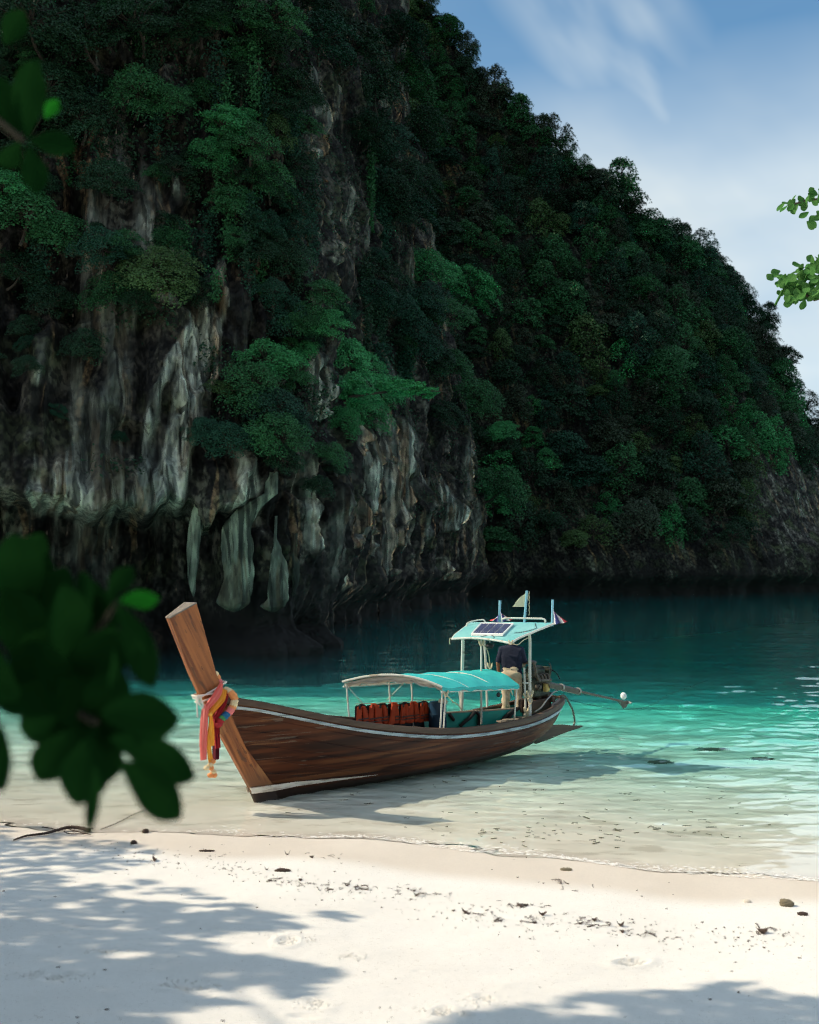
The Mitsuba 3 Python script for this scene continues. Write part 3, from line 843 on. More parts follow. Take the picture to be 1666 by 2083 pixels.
ST = np.array([(-.62, .135, 1.61), (-.2, .245, 1.535), (.3, .37, 1.405), (.8, .49, 1.27), (1.4, .60, 1.115), (2.0, .68, .98), (2.8, .75, .835), (3.6, .78, .715), (4.4, .79, .645), (5.2, .78, .615), (6.0, .74, .61), (6.6, .68, .635), (7.1, .59, .68), (7.5, .485, .725), (7.8, .36, .755), (8.0, .23, .77), (8.1, .07, .775)])
from scipy.interpolate import PchipInterpolator
_x = np.linspace(0, 1, len(ST)); _l = np.r_[0, np.cumsum(np.linalg.norm(np.diff(ST[:, :2], axis=0), axis=1))]
SHEER = PchipInterpolator(_l / _l[-1], ST)           # sigma -> s, b, g


def station(sig):
    s, b, g = SHEER(sig)
    sk = s if s > 2.8 else .22 + (s + .62) * (2.8 - .22) / 3.42
    kz = float(np.interp(sk, [0, .3, 1, 2.5, 5, 6.5, 7.2, 7.6, 7.85, 8.1], [.02, -.06, -.13, -.18, -.19, -.12, -.03, .10, .30, .62]))
    if s > 7.0: sk = s - .55 * ((s - 7.0) / 1.1) ** 1.5 * .6
    n = float(np.interp(s, [-.6, .6, 2, 3.5, 5.5, 7, 8.1], [1.5, 3.4, 4.4, 5.0, 4.4, 3.0, 1.6]))
    q = np.linspace(0, 1, 80) ** 1.6
    t = b * (1 - (1 - q) ** n) * (1 - .0 * q)
    bulge = 1 + .04 * np.sin(np.pi * q)
    z = kz + (g - kz) * q
    ss = sk + (s - sk) * q
    P = np.stack([ss, np.minimum(t * bulge, b * 1.03), z], 1)
    P[0, 1] = 0
    return P


def sec(sig, tau):
    P = station(sig)
    d = np.r_[0, np.cumsum(np.linalg.norm(np.diff(P, axis=0), axis=1))]
    return np.stack([np.interp(np.asarray(tau) * d[-1], d, P[:, k]) for k in range(3)], -1)


def at_z(sig, z):
    P = station(sig)
    return np.array([np.interp(z, P[:, 2], P[:, k]) for k in range(3)])


MIR = np.array([1, -1, 1.0])
boat = thing('longtail_boat', 'dark varnished wooden long-tail boat with tall prow and turquoise canopies, moored at the beach', 'boat')
SG = np.linspace(0, 1, 70)
# planks: seven strakes a side, bevelled and slightly proud of each other
tz = np.linspace(0.0, 1.0, 8)
for side in (1, -1):
    for j in range(7):
        rows = []
        for k, tau in enumerate(np.r_[tz[j] + .0005, np.linspace(tz[j] + .006, tz[j + 1] - .006, 6), tz[j + 1] - .0005]):
            P = np.array([sec(g, tau) for g in SG])
            edge = k in (0, 7)
            P[:, 1] += np.minimum(1, P[:, 1] / .08) * (-.002 if edge else .0035)
            rows.append(P * (MIR if side < 0 else 1))
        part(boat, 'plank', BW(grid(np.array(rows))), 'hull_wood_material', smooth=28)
# inner skin
inner = np.array([[sec(g, t) * np.array([1, .955, 1]) + np.array([0, -.012, .012]) for g in SG] for t in np.linspace(0.02, 1, 12)])
inner[..., 1] = np.maximum(inner[..., 1], 0)
part(boat, 'inner_hull', BW(join([grid(inner), grid(inner * MIR)])), 'navy_paint', smooth=True)
# false keel
part(boat, 'keel', BW(loft([[(x, -.035, z), (x, .035, z), (x, .03, z - .07), (x, -.03, z - .07)] for x, z in [(sec(g, 0)[0], sec(g, 0)[2] + .02) for g in SG[2:-3]]])), 'dark_wood_material')
# gunwale rail on both sides, closed round the stern
rail, rub = [], []
for side in (1, -1):
    ring, ring2 = [], []
    for g in np.linspace(0, 1, 90):
        s, b, z = SHEER(g)
        h = .045 if s < 1 else .04
        m = np.array([1, side, 1.0])
        ring.append([np.array(q) * m for q in ((s, b + .030, z - .055), (s, b + .038, z + .018), (s, b + .028, z + h), (s, max(b - .065, 0), z + h), (s, max(b - .075, 0), z + .01), (s, max(b - .03, 0), z - .05))])
        a0, a1 = at_z(g, z - .142), at_z(g, z - .082)
        o = .022
        if s < 8.06:
            ring2.append([np.array(q) * m for q in ((a0[0], a0[1] - .01, a0[2]), (a0[0], a0[1] + o, a0[2] + .006), (a1[0], a1[1] + o, a1[2] - .006), (a1[0], a1[1] - .01, a1[2]))])
    part(boat, 'gunwale', BW(loft(ring)), 'dark_wood_material', smooth=40)
    part(boat, 'rubbing_strake', BW(loft(ring2)), 'pale_blue_paint', smooth=40, label='pale blue painted rubbing strake under the gunwale')
# stem post: one slanting wedge from the foot to the tall prow
zz = np.array([-.06, .15, .85, 1.25, 1.71, 2.02, 2.88])
sf = np.array([.06, -.03, -.47, -.72, -.99, -1.155, -1.545]); sa = np.array([.47, .37, -.21, -.42, -.65, -.77, -1.14]); za = np.array([-.06, .15, .85, 1.25, 1.71, 2.02, 3.08])
wa = np.array([.085, .125, .135, .14, .14, .14, .155]); wf = np.array([.03, .045, .05, .05, .052, .055, .065])
tt = np.linspace(0, 6, 60)
I = lambda a: np.interp(tt, np.arange(7), a)
R = [[(f + .012, -w_, z0), (f, -w_ + .012, z0), (f, w_ - .012, z0), (f + .012, w_, z0), (a - .015, w2, z1), (a, w2 - .015, z1), (a, -w2 + .015, z1), (a - .015, -w2, z1)] for f, a, z0, z1, w_, w2 in zip(I(sf), I(sa), I(zz), I(za), I(wf), I(wa))]
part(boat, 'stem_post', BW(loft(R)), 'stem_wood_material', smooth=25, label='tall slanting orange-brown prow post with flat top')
cap = np.array(R[-1]); c0 = cap.mean(0)
part(boat, 'prow_cap', BW(loft([c0 + (cap - c0) * 1.012 - [0, 0, .012], c0 + (cap - c0) * 1.012 + [0, 0, .004], c0 + (cap - c0) * .96 + [0, 0, .010]])), 'end_grain_material', label='weathered grey end grain on top of the prow')
# white waterline stripe tapering aft
for side in (1, -1):
    rows = []
    m = np.array([1, side, 1.0])
    wz = lambda x: .155 - .03 * x / 2
    for x, q in ((-.035, .058), (.14, .10), (.30, .135)):
        rows.append([np.array([x, q - .0, wz(x) - .05]) * m, np.array([x - .012, q + .004, wz(x) - .045]) * m, np.array([x - .045, q + .004, wz(x) + .045]) * m, np.array([x - .045, q - .01, wz(x) + .05]) * m])
    for g in np.linspace(.105, .315, 30):
        hgt = .042 * (1 - (g - .105) / .21) ** .8 + .002
        a = at_z(g, .11 - hgt * .2 ); z0 = wz(a[0])
        lo, hi = at_z(g, z0 - hgt), at_z(g, z0 + hgt)
        rows.append([(lo + [0, -.004, 0]) * m, (lo + [0, .013, .004]) * m, (hi + [0, .013, -.004]) * m, (hi + [0, -.004, 0]) * m])
    rows = [q for i, q in enumerate(rows) if i < 3 or q[0][0] > .33]
    part(boat, 'waterline_stripe', BW(loft(rows)), 'white_paint', smooth=40, label='white waterline stripe tapering from the stem')

# floor, thwarts and decks inside
fl = [[], []]
for g in np.linspace(.06, .985, 50):
    s, b, z = SHEER(g)
    fz = .34 if 1.2 < s else .34 + (1.2 - s) * .28
    if s > 7: fz = .40
    a = at_z(g, fz)
    fl[0].append((a[0], a[1] * .96, fz)); fl[1].append((a[0], -a[1] * .96, fz))
part(boat, 'floor', BW(grid(np.array(fl))), 'dark_wood_material')
fd = [[], []]
for g in np.linspace(.03, .17, 12):
    s, b, z = SHEER(g)
    fd[0].append((s, b - .05, z - .09)); fd[1].append((s, -b + .05, z - .09))
part(boat, 'fore_deck', BW(grid(np.array(fd))), 'grey_wood_material')
for s in (1.7, 2.6, 3.5, 4.3):
    g = np.interp(s, SHEER(np.linspace(0, 1, 200))[:, 0], np.linspace(0, 1, 200)); _, b, z = SHEER(g)
    part(boat, 'thwart', BW(box((s, 0, z - .14), (.12, b - .06, .02), bevel=.006)), 'grey_wood_material')
pl = np.array([[SHEER(g)[[0, 1, 2]] * np.array([1, -1, 1]) + np.array([0, .055, -.03 - .27 * k / 5]) + np.array([0, .05 * k / 5, 0]) for g in np.linspace(.60, .90, 30)] for k in range(6)])
for m in (1, -1):
    part(boat, 'side_panel', BW(grid(pl * np.array([1, m, 1]))), 'teal_paint', smooth=True, label='teal painted inner side of the bulwark')
pp_ = np.array([[5.10, -.66, .69], [5.6, -.53, .675], [6.2, -.36, .655], [6.8, -.19, .645], [7.0, -.13, .64]])
R = [[(x - .012, y - .02, .34), (x + .012, y + .02, .34), (x + .012, y + .02, z), (x - .012, y - .02, z)] for x, y, z in spline(pp_, 20)]
part(boat, 'partition', BW(loft(R)), 'teal_paint', label='teal painted board partition in front of the helmsman')
part(boat, 'partition_cap', BW(tube(spline(pp_ + [0, 0, .012], 20), .022, 6)), 'grey_wood_material')
for i, x in enumerate((6.28, 6.46, 6.66, 6.9)):
    part(boat, 'deck_board', BW(box((x, .20, .47 + .01 * (i % 2)), (.07, .36, .015), bevel=.004)), 'grey_wood_material')
part(boat, 'engine_bed', BW(join([box((7.3, .13, .70), (.34, .045, .13), bevel=.01), box((7.3, -.13, .70), (.34, .045, .13), bevel=.01), box((7.62, 0, .80), (.05, .26, .05), bevel=.01)])), 'dark_wood_material')
part(boat, 'tiller_stay', BW(tube(spline([(6.75, .40, .66), (7.0, .36, .70), (7.35, .30, .86), (7.8, .12, .93), (8.1, 0, .92)], 24), .017, 7)), 'steel')
part(boat, 'stern_hoop', BW(tube(spline([(8.05, .02, .78), (8.3, .0, .80), (8.55, 0, .60), (8.7, 0, .36), (8.74, 0, .18), (8.62, 0, .08)], 26), .020, 7)), 'oily_steel')
part(boat, 'skeg', BW(loft([[(x, -.03, z0), (x, .03, z0), (x, .03, z1), (x, -.03, z1)] for x, z0, z1 in ((7.3, -.10, .10), (7.8, -.06, .22), (8.3, .0, .18), (8.7, .03, .11), (9.0, .05, .075))])), 'dark_wood_material')


# passenger canopy
def canopy(s0, c, lift=0.0, sag=True):              # s0 0..1 front to rear, c -1 starboard .. 1 port
    f = 3.07 + .57 * c * .8 / .8 * .8
    e = 5.78 - .05 * c
    s = f + (e - f) * s0
    pk = 1.665 - .11 * s0
    lo = (1.475 - .15 * s0) + (.04 * (c < 0)) * abs(c)
    z = lo + (pk - lo) * (1 - abs(c) ** 2.1)
    if sag: z -= .035 * abs(np.sin(s0 * 4 * np.pi)) * (1 - c * c * .5) + .006 * np.sin(c * 11 + s0 * 30)
    return np.array([s, .80 * c, z + lift])


cp = np.array([[canopy(a, c) for c in np.linspace(-1, 1, 33)] for a in np.linspace(0, 1, 49)])
part(boat, 'canopy', BW(grid(cp)), 'teal_cloth', smooth=True, label='turquoise cloth passenger canopy')
r = rng(5)
ln = np.array([[canopy(a, c, -.035 - .035 * np.sin(np.pi * min(1, a * 1.0)) * (1 + .5 * np.sin(c * 9 + a * 17)) - .10 * np.exp(-a * 14) * (1 - c ** 4) * (.75 + .25 * np.sin(c * 13)), False) for c in np.linspace(-.97, .97, 41)] for a in np.linspace(.004, .99, 30)])
part(boat, 'canopy_lining', BW(grid(ln)), 'cream_cloth', smooth=True, label='cream crumpled lining under the canopy')
vl = np.array([[canopy(a, 1) + [0, .004, -.002 - k * (.055 + .012 * np.sin(a * 40))] for k in (0, .5, 1)] for a in np.linspace(0, 1, 50)])
part(boat, 'canopy_edge', BW(grid(vl)), 'teal_cloth', smooth=True)
vv2 = np.array([[canopy(0, c, 0, False) + np.array([.05 - .03 * math.sin(math.pi * k) * (1 + .7 * math.sin(c * 15)) + .06 * k, 0, -.028 - k * (.060 + .060 * (1 - c * c) * (.8 + .2 * math.sin(c * 11)) + .012 * math.sin(c * 31))]) for c in np.linspace(-1, 1, 61)] for k in np.linspace(0, 1, 9)])
part(boat, 'valance', BW(grid(vv2)), 'cream_cloth', smooth=True, label='crumpled cream cloth gathered under the front hoop of the canopy')
fr = [canopy(0, c, .004, False) for c in np.linspace(-1, 1, 25)]
part(boat, 'canopy_hoop', BW(tube(fr, .022, 7)), 'white_pipe', label='pale front hoop of the canopy')
for a in (.33, .66, .99):
    part(boat, 'canopy_hoop', BW(tube([canopy(a, c, -.03, False) for c in np.linspace(-.98, .98, 21)], .014, 6)), 'white_pipe')
for c in (-1, 1):
    part(boat, 'canopy_rail', BW(tube([canopy(a, c * .98, -.085, False) for a in np.linspace(0, 1, 12)], .015, 6)), 'white_pipe')


def hull_in(s, side):
    g = np.interp(s, SHEER(np.linspace(0, 1, 300))[:, 0], np.linspace(0, 1, 300)); _, b, z = SHEER(g)
    return np.array([s, side * (b - .07), z - .16])


for a, c in ((.02, -1), (.02, 1), (.06, 1), (.36, -1), (.98, 1), (.98, -1), (.55, -1)):
    top = canopy(a, c * .97, -.03, False); ft = hull_in(top[0], c)
    part(boat, 'canopy_pole', BW(tube([ft, (ft + top) / 2 + [0, .0, 0], top], .016, 7)), 'white_pipe')
for (a0, c0, a1, c1, dz) in ((.02, -1, .12, -.9, -.42), (.50, -1, .32, -.9, -.40)):
    p0 = canopy(a0, c0 * .97, -.06, False); p1 = canopy(a1, c1, dz, False)
    part(boat, 'brace', BW(tube([p0, p1], .010, 6)), 'white_pipe')

# helmsman's roof
RF = np.array([[5.54, -.75, 2.16], [5.53, .75, 2.16], [6.92, .78, 2.44], [6.35, -.95, 2.40]])


def roof(a, c, lift=0.0):                           # a front -> rear, c starboard -> port
    f, b = RF[0] + (RF[1] - RF[0]) * c, RF[3] + (RF[2] - RF[3]) * c
    p = f + (b - f) * a
    p[2] += (.05 * (1 - a) + .012 * a) * (1 - (2 * c - 1) ** 2) - .06 * max(0, .18 - a) / .18 * .6 + lift
    return p


ra, rc = np.linspace(0, 1, 14), np.linspace(0, 1, 19)
tp = np.array([[roof(a, c, .016) for c in rc] for a in ra]); bt = np.array([[roof(a, c, -.012) for c in rc] for a in ra])
rim = np.array([np.concatenate([x[0], x[1:, -1], x[-1, -2::-1], x[-2:0:-1, 0]]) for x in (bt, tp)])
part(boat, 'roof', BW(join([grid(tp), grid(bt), grid(rim, True)])), 'pale_teal_paint', smooth=35, label='pale turquoise roof over the helmsman')
per = [roof(0, c) for c in np.linspace(0, 1, 14)] + [roof(a, 1) for a in np.linspace(.06, 1, 12)]
part(boat, 'roof_edge', BW(tube(per, .022, 7)), 'white_pipe')
part(boat, 'roof_edge', BW(tube([roof(a, 0) for a in np.linspace(0, 1, 12)], .020, 7)), 'white_pipe')
part(boat, 'roof_rail', BW(tube(spline([roof(.97, .40), roof(.97, .40, .07), roof(.97, .45, .10), roof(.97, .66, .10), roof(.97, .86, .10), roof(.97, .91, .07), roof(.97, .91)], 40), .020, 8)), 'white_pipe')
part(boat, 'roof_rail', BW(tube(spline([roof(.72, .02), roof(.74, .02, .06), roof(.82, .06, .08), roof(.98, .16, .07), roof(.98, .2)], 24), .016, 8)), 'white_pipe')
part(boat, 'roof_pole', BW(tube(spline([(6.40, .55, .50), (6.40, .55, 1.3), (6.40, .56, 2.05), (6.36, .58, 2.21), (6.25, .62, 2.29), (6.1, .66, 2.28)], 30), .030, 9)), 'white_pipe')
part(boat, 'roof_pole', BW(tube([(5.78, -.70, .45), (5.80, -.70, 1.3), (5.83, -.70, 2.22)], .034, 9)), 'white_pipe')
part(boat, 'roof_pole', BW(tube([(5.62, -.05, .5), (5.62, -.05, 1.4), (5.62, -.05, 2.18)], .020, 8)), 'white_pipe')
part(boat, 'roof_pole', BW(tube([(6.55, -.66, .5), (6.52, -.66, 1.4), (6.45, -.68, 2.36)], .024, 8)), 'white_pipe')
part(boat, 'vent_pipe', BW(tube([(6.52, .35, .5), (6.50, .35, 1.2), (6.48, .35, 1.56)], .020, 8)), 'white_pipe')


def knot(c, r0, seed, n=4):
    q = rng(seed)
    return join([tube([np.array(c) + r0 * (.55 + .25 * q.random()) * np.array([math.cos(a + i), math.sin(a + i), 1.1 * math.sin(2 * a + i * 2)]) for a in np.linspace(0, 6.2, 13)], r0 * .22, 5) for i in range(n)])


for i, (c, r0) in enumerate((((6.40, .55, 1.06), .085), ((6.40, .55, .92), .06), ((6.50, .37, 1.0), .06), ((6.45, .42, .72), .07), ((6.46, .40, .60), .06), ((5.62, -.05, 2.08), .07), ((5.83, .0, 1.62), .07), ((3.62, .80, 1.36), .06), ((5.55, .74, 2.14), .05))):
    part(boat, 'rope_knot', BW(knot(c, r0, 40 + i)), 'cream_rope')
for i, p in enumerate(([(5.62, -.05, 2.1), (5.7, .05, 1.92), (5.78, .02, 1.78), (5.83, .0, 1.62)], [(5.5, -.75, 2.15), (5.48, -.76, 2.08), (5.50, -.76, 2.02)], [(3.62, .8, 1.36), (3.9, .7, 1.2), (4.2, .45, 1.12), (4.6, .2, 1.02), (5.2, -.2, .8)],
                       [(5.52, .75, 2.15), (5.7, .78, 2.09), (5.9, .77, 2.16), (6.1, .79, 2.22)], [(5.45, .8, 1.28), (5.5, .8, 1.2), (5.52, .8, 1.15)])):
    part(boat, 'rope', BW(tube(spline(p, 16), .010, 5)), 'cream_rope')
for i, p in enumerate(([(5.28, -.59, .68), (5.32, -.55, .60), (5.36, -.54, .55)], [(5.86, -.42, .68), (5.76, -.42, .60), (5.60, -.46, .50), (5.50, -.50, .42)], [(5.88, -.40, .68), (5.94, -.37, .58), (5.92, -.37, .40)], [(6.86, -.13, .66), (6.72, -.14, .62), (6.56, -.20, .52), (6.46, -.24, .38)], [(6.92, -.11, .67), (6.80, -.12, .63), (6.66, -.16, .52), (6.60, -.19, .38)])):
    part(boat, 'fender_hose', BW(tube(spline(p, 14), .035, 8)), 'black_rubber')
part(boat, 'cable', BW(tube(spline([roof(.3, .86, .03), roof(.5, .95, .025), roof(.62, .97, .03), roof(.75, .9, .03), roof(.9, .82, .03)], 22), .006, 5)), 'black_rubber')
part(boat, 'cable', BW(tube(spline([roof(.02, .5, .025), roof(.1, .62, .03), roof(.05, .7, .03), roof(.0, .72, -.03), (5.56, .35, 2.05)], 22), .006, 5)), 'black_rubber')

# solar panel lying on the roof
sp = thing('solar_panel', 'framed solar panel lying on the turquoise roof of the boat', 'solar panel')
PQ = np.array([[.041, .320], [.114, .802], [.749, .626], [.773, .193]])     # its corners on the roof


def PAN(a, c, l):
    f, b = PQ[0] + (PQ[1] - PQ[0]) * c, PQ[3] + (PQ[2] - PQ[3]) * c
    q = f + (b - f) * a
    return roof(q[0], q[1], .035 + l)


def panel_box(a0, a1, c0, c1, l0, l1):
    q = [(a0, c0), (a0, c1), (a1, c1), (a1, c0)]
    return loft([[PAN(a, c, l) for a, c in q] for l in (l0, l1)])


part(sp, 'backing', BW(panel_box(.02, .98, .02, .98, 0, .018)), 'white_plastic')
for a0, a1, c0, c1 in ((0, .05, 0, 1), (.95, 1, 0, 1), (.05, .95, 0, .03), (.05, .95, .97, 1)):
    part(sp, 'frame', BW(panel_box(a0, a1, c0, c1, -.004, .034)), 'white_plastic')
mat('solar_cell', (.055, .068, .145), .28, spec=.6, clearcoat=.6)
for j in range(4):
    c0 = .045 + j * .23
    part(sp, 'cell_column', BW(join([panel_box(.07 + i * .098, .07 + i * .098 + .078, c0, c0 + .205, .0185, .022) for i in range(9)])), 'solar_cell')

e_ = atz(1440, 1377, 0)
solid('mooring_line', tube(spline([W(np.array([8.0, .1, .80])), W(np.array([9.6, .6, .42])), (W(np.array([9.6, .6, .42])) + e_) / 2 - [0, 0, .08], e_ - [0, 0, .1]], 26), .004, 5), 'shaded_bark_material', 'thin dark mooring line running from the stern out into the bay', 'rope')

# flags on the roof
def flag_pole(a, c, top, name_label, pole_mat, lean=(0, 0)):
    f = thing('flag', name_label, 'flag')
    b0 = roof(a, c)
    part(f, 'pole', BW(tube([b0 - [0, 0, .05], b0 + [lean[0], lean[1], top]], .026, 8)), pole_mat)
    return f, b0, b0 + np.array([lean[0], lean[1], top])


scene['flag_cloth'] = {'type': 'twosided', 'b': {'type': 'principled', 'base_color': {'type': 'mesh_attribute', 'name': 'vertex_color'}, 'roughness': .8}}


def striped_flag(f, b0, h0, h1, dirs, seed):
    q = rng(seed)
    nu, nv = 25, 31
    V_, C_ = [], []
    bands = [(.62, .05, .06), (.80, .78, .75), (.10, .10, .32), (.10, .10, .32), (.80, .78, .75), (.62, .05, .06)]
    for i in range(nv):
        y = i / (nv - 1)
        for j in range(nu):
            x = j / (nu - 1)
            fold = .05 * math.sin(x * 13 + y * 2) * (.3 + y)
            d = np.array(dirs) * x * (.06 + .34 * y)
            V_.append(b0 + d + np.array([.6, -.75, 0]) * fold + [0, 0, h1 - (h1 - h0) * y * (1 - .15 * x) - .12 * x * (1 - y)])
            C_.append(bands[min(5, int((x * .9 + .05) * 6 + .8 * y) % 6)])
    v = np.array(V_)
    _, fcs = grid(v.reshape(nv, nu, 3))
    part(f, 'cloth', BW((v, fcs)), 'flag_cloth', smooth=True, color=np.array(C_))


f, b0, t0 = flag_pole(.98, .36, .46, 'red white and blue flag hanging limp on the pole above the solar panel', 'blue_pipe', (.03, 0))
striped_flag(f, b0, .02, .30, (.5, .55, 0), 1); striped_flag(f, b0, .02, .22, (-.35, -.4, 0), 2)
f, b0, t0 = flag_pole(.985, .98, .48, 'red white and blue flag hanging limp on the rear right pole of the boat roof', 'blue_pipe', (.03, 0))
striped_flag(f, b0, -.02, .34, (.55, .6, 0), 3)
f, b0, t0 = flag_pole(.97, .66, .66, 'pale yellow pennant on the tallest middle pole of the boat roof', 'blue_pipe', (.05, .04))
pv = np.array([[t0 + np.array([-.30, -.32, 0]) * x * y * .75 + np.array([.02, .02, 0]) * math.sin(9 * x + 5 * y) + [0, 0, -.03 - .30 * y] for x in np.linspace(0, 1, 12)] for y in np.linspace(0, 1, 16)])
mat('pennant_cloth', (.74, .70, .46), .8)
part(f, 'cloth', BW(grid(pv)), 'pennant_cloth', smooth=True)
part(f, 'cord', BW(tube([t0 + np.array([.035 + .012 * math.sin(z * 60), .03, -z]) for z in np.linspace(.02, .5, 20)], .009, 5)), 'cream_rope')

# life jackets hung along the far side
mat('reflective_tape', (.62, .60, .58), .35)
for i in range(7):
    s = 2.92 + i * .275
    z0 = float(np.interp(s, [2.8, 4.8], [1.10, .97])); t0 = -.60 + .03 * math.sin(i * 2.1)
    q = rng(60 + i)
    lj = thing('life_jacket', ['orange life jacket with black collar hanging first in the row nearest the prow', 'second orange life jacket from the prow in the hanging row', 'third orange life jacket from the prow, creased over its belt', 'middle orange life jacket of the row hung under the canopy',
                              'fifth orange life jacket from the prow in the hanging row', 'sixth orange life jacket, in deeper shade near the blue drum', 'last orange life jacket of the row, half dark against the blue drum'][i], 'life jacket', 'life jackets hung along the far side of the boat')
    tilt = q.normal() * .06
    for sgn in (-1, 1):
        m = box((0, 0, 0), (.062, .026, .185), bevel=.018)
        m = trimesh.Trimesh(*m).subdivide().subdivide()
        v = np.array(m.vertices); v += .012 * (fbm(v * 16 + i * 5 + sgn, 3, 70 + i)[:, None] - .5) * np.array([1, 2, 1])
        v[:, 0] *= 1 + .50 * (-v[:, 2] / .17) * .5
        v[:, 0] += sgn * .070 + v[:, 2] * (sgn * -.10 + tilt); v[:, 1] += .01 * q.normal()
        part(lj, 'front_panel', BW((v + [s, t0, z0 - .20], np.array(m.faces))), 'orange_cloth', smooth=40)
    m = trimesh.Trimesh(*box((s, t0 - .055, z0 - .19), (.125, .02, .185), bevel=.015)).subdivide()
    part(lj, 'back_panel', BW((np.array(m.vertices), np.array(m.faces))), 'black_cloth', smooth=40)
    part(lj, 'collar', BW(tube(spline([(s - .085, t0 + .03, z0 - .06), (s - .06, t0, z0 - .015), (s, t0 - .04, z0 + .0), (s + .06, t0, z0 - .015), (s + .085, t0 + .03, z0 - .06)], 14), .020, 7)), 'orange_cloth' if i % 2 else 'black_cloth')
    part(lj, 'belt', BW(box((s, t0 + .037, z0 - .245), (.13, .004, .011))), 'grey_webbing')
    part(lj, 'belt', BW(box((s, t0 + .040, z0 - .30), (.125, .004, .009))), 'grey_webbing')
part(boat, 'hanging_line', BW(tube([(2.8, -.64, 1.12), (3.6, -.64, 1.06), (4.9, -.64, .98)], .008, 5)), 'cream_rope')
dk = thing('drum', 'dark blue plastic drum with a white rag on top, beside the life jackets', 'drum')
a = np.arange(28) * 2 * np.pi / 28
prof = [(.0, .34), (.15, .34), (.17, .36), (.17, .52), (.178, .54), (.17, .56), (.17, .74), (.178, .76), (.17, .78), (.168, .95), (.15, .985), (0.001, .99)]
part(dk, 'body', BW(grid(np.array([[(4.75 + rr * math.cos(x), -.42 + rr * math.sin(x), z) for x in a] for rr, z in prof]), True)), 'blue_plastic', smooth=30)
part(dk, 'rag', BW(blob((4.80, -.33, .99), (.10, .08, .06), 4, .5, 3, 3)), 'white_paint', smooth=True)
lamp = thing('hanging_lamp', 'round black lamp hanging under the front edge of the helmsman roof', 'lamp')
part(lamp, 'shade', BW(blob((5.68, .12, 2.03), (.085, .085, .06), 8, .08)), 'black_rubber', smooth=True)
part(lamp, 'bracket', BW(tube([(5.68, .12, 2.14), (5.68, .12, 2.07)], .01, 6)), 'steel')
lamp2 = solid('pulley', BW(blob((5.1, .80, 1.20), (.05, .03, .045), 9, .1)), 'black_rubber', 'small black pulley under the near edge of the passenger canopy', 'pulley', smooth=True)

# the engine on its pivot, with the long tail shaft
en = thing('tail_engine', 'oily green car engine on the stern with a long propeller shaft behind', 'engine')
r = rng(90)
part(en, 'block', BW(box((7.32, 0, 1.08), (.25, .17, .20), bevel=.03)), 'engine_paint')
part(en, 'cylinder_head', BW(join([box((7.30, .0, 1.36), (.22, .12, .09), bevel=.02), box((7.30, 0, 1.47), (.20, .08, .04), bevel=.02)])), 'engine_paint')
part(en, 'manifold', BW(join([tube(spline([(7.12 + .11 * i, .12, 1.34), (7.12 + .11 * i, .23, 1.33), (7.12 + .11 * i, .25, 1.24)], 8), .028, 7) for i in range(4)] + [tube([(7.08, .25, 1.24), (7.52, .25, 1.22)], .035, 8)])), 'oily_steel', smooth=30)
part(en, 'air_filter', BW(join([blob((7.26, -.06, 1.58), (.12, .12, .05), 3, .05)])), 'oily_steel', smooth=True)
part(en, 'exhaust', BW(tube(spline([(7.1, .25, 1.24), (7.0, .26, 1.40), (6.98, .22, 1.62)], 12), .030, 8)), 'oily_steel')
part(en, 'radiator', BW(box((7.60, .0, 1.30), (.03, .17, .18), bevel=.01)), 'engine_paint')
part(en, 'fan_belt', BW(join([tube([np.array([7.56, .05 + .10 * math.cos(x), 1.08 + .12 * math.sin(x)]) for x in np.linspace(0, 6.283, 20)], .016, 5)])), 'black_rubber')
part(en, 'fuel_can', BW(box((7.38, .24, 1.08), (.07, .05, .09), bevel=.02)), 'yellow_plastic', label='small yellowish plastic can on the engine')
part(en, 'alternator', BW(blob((7.15, .20, 1.10), (.08, .07, .07), 6, .1)), 'oily_steel', smooth=True)
for i in range(9):
    p = np.array([7.1 + .5 * r.random(), .18 * r.choice([-1, 1]), 1.0 + .5 * r.random()]); d = r.normal(size=3) * .14
    part(en, 'hose', BW(tube(spline([p, p + d + [0, .05, .06], p + 1.6 * d], 10), r.uniform(.009, .018), 6)), ['black_rubber', 'oily_steel'][i % 2])
part(en, 'pivot', BW(join([tube([(7.45, 0, .72), (7.45, 0, .92)], .05, 10), box((7.42, 0, .91), (.28, .15, .03), bevel=.01)])), 'oily_steel')
part(en, 'tiller', BW(tube(spline([(7.1, .02, 1.18), (6.85, .12, 1.2), (6.62, .22, 1.24)], 12), .020, 7)), 'white_pipe')
ax = unit(np.array([3.3, 0, -.745]))
p0 = np.array([7.55, 0, 1.14])
part(en, 'shaft_housing', BW(loft([[p0 + ax * q + np.array([0, w, h]) for w, h in ((-.055, -.075), (.055, -.075), (.062, .02), (.03, .055), (-.03, .055), (-.062, .02))] for q in (.0, .5, 1.0, 1.38)])), 'oily_steel')
for q in (.12, .72, 1.36):
    part(en, 'clamp', BW(tube([p0 + ax * (q - .03), p0 + ax * (q + .03)], .078, 10)), 'steel')
part(en, 'shaft', BW(tube([p0 + ax * 1.3, p0 + ax * 2.4, p0 + ax * 3.45], .026, 8)), 'oily_steel')
e0 = p0 + ax * 3.3
part(en, 'skeg_fin', BW(loft([[e0 + np.array([x, y, z]) for y, z in ((-.008, .02), (.008, .02), (.006, zz_), (-.006, zz_))] for x, zz_ in ((-.16, -.02), (-.05, -.14), (.08, -.13), (.17, -.03))])), 'oily_steel')
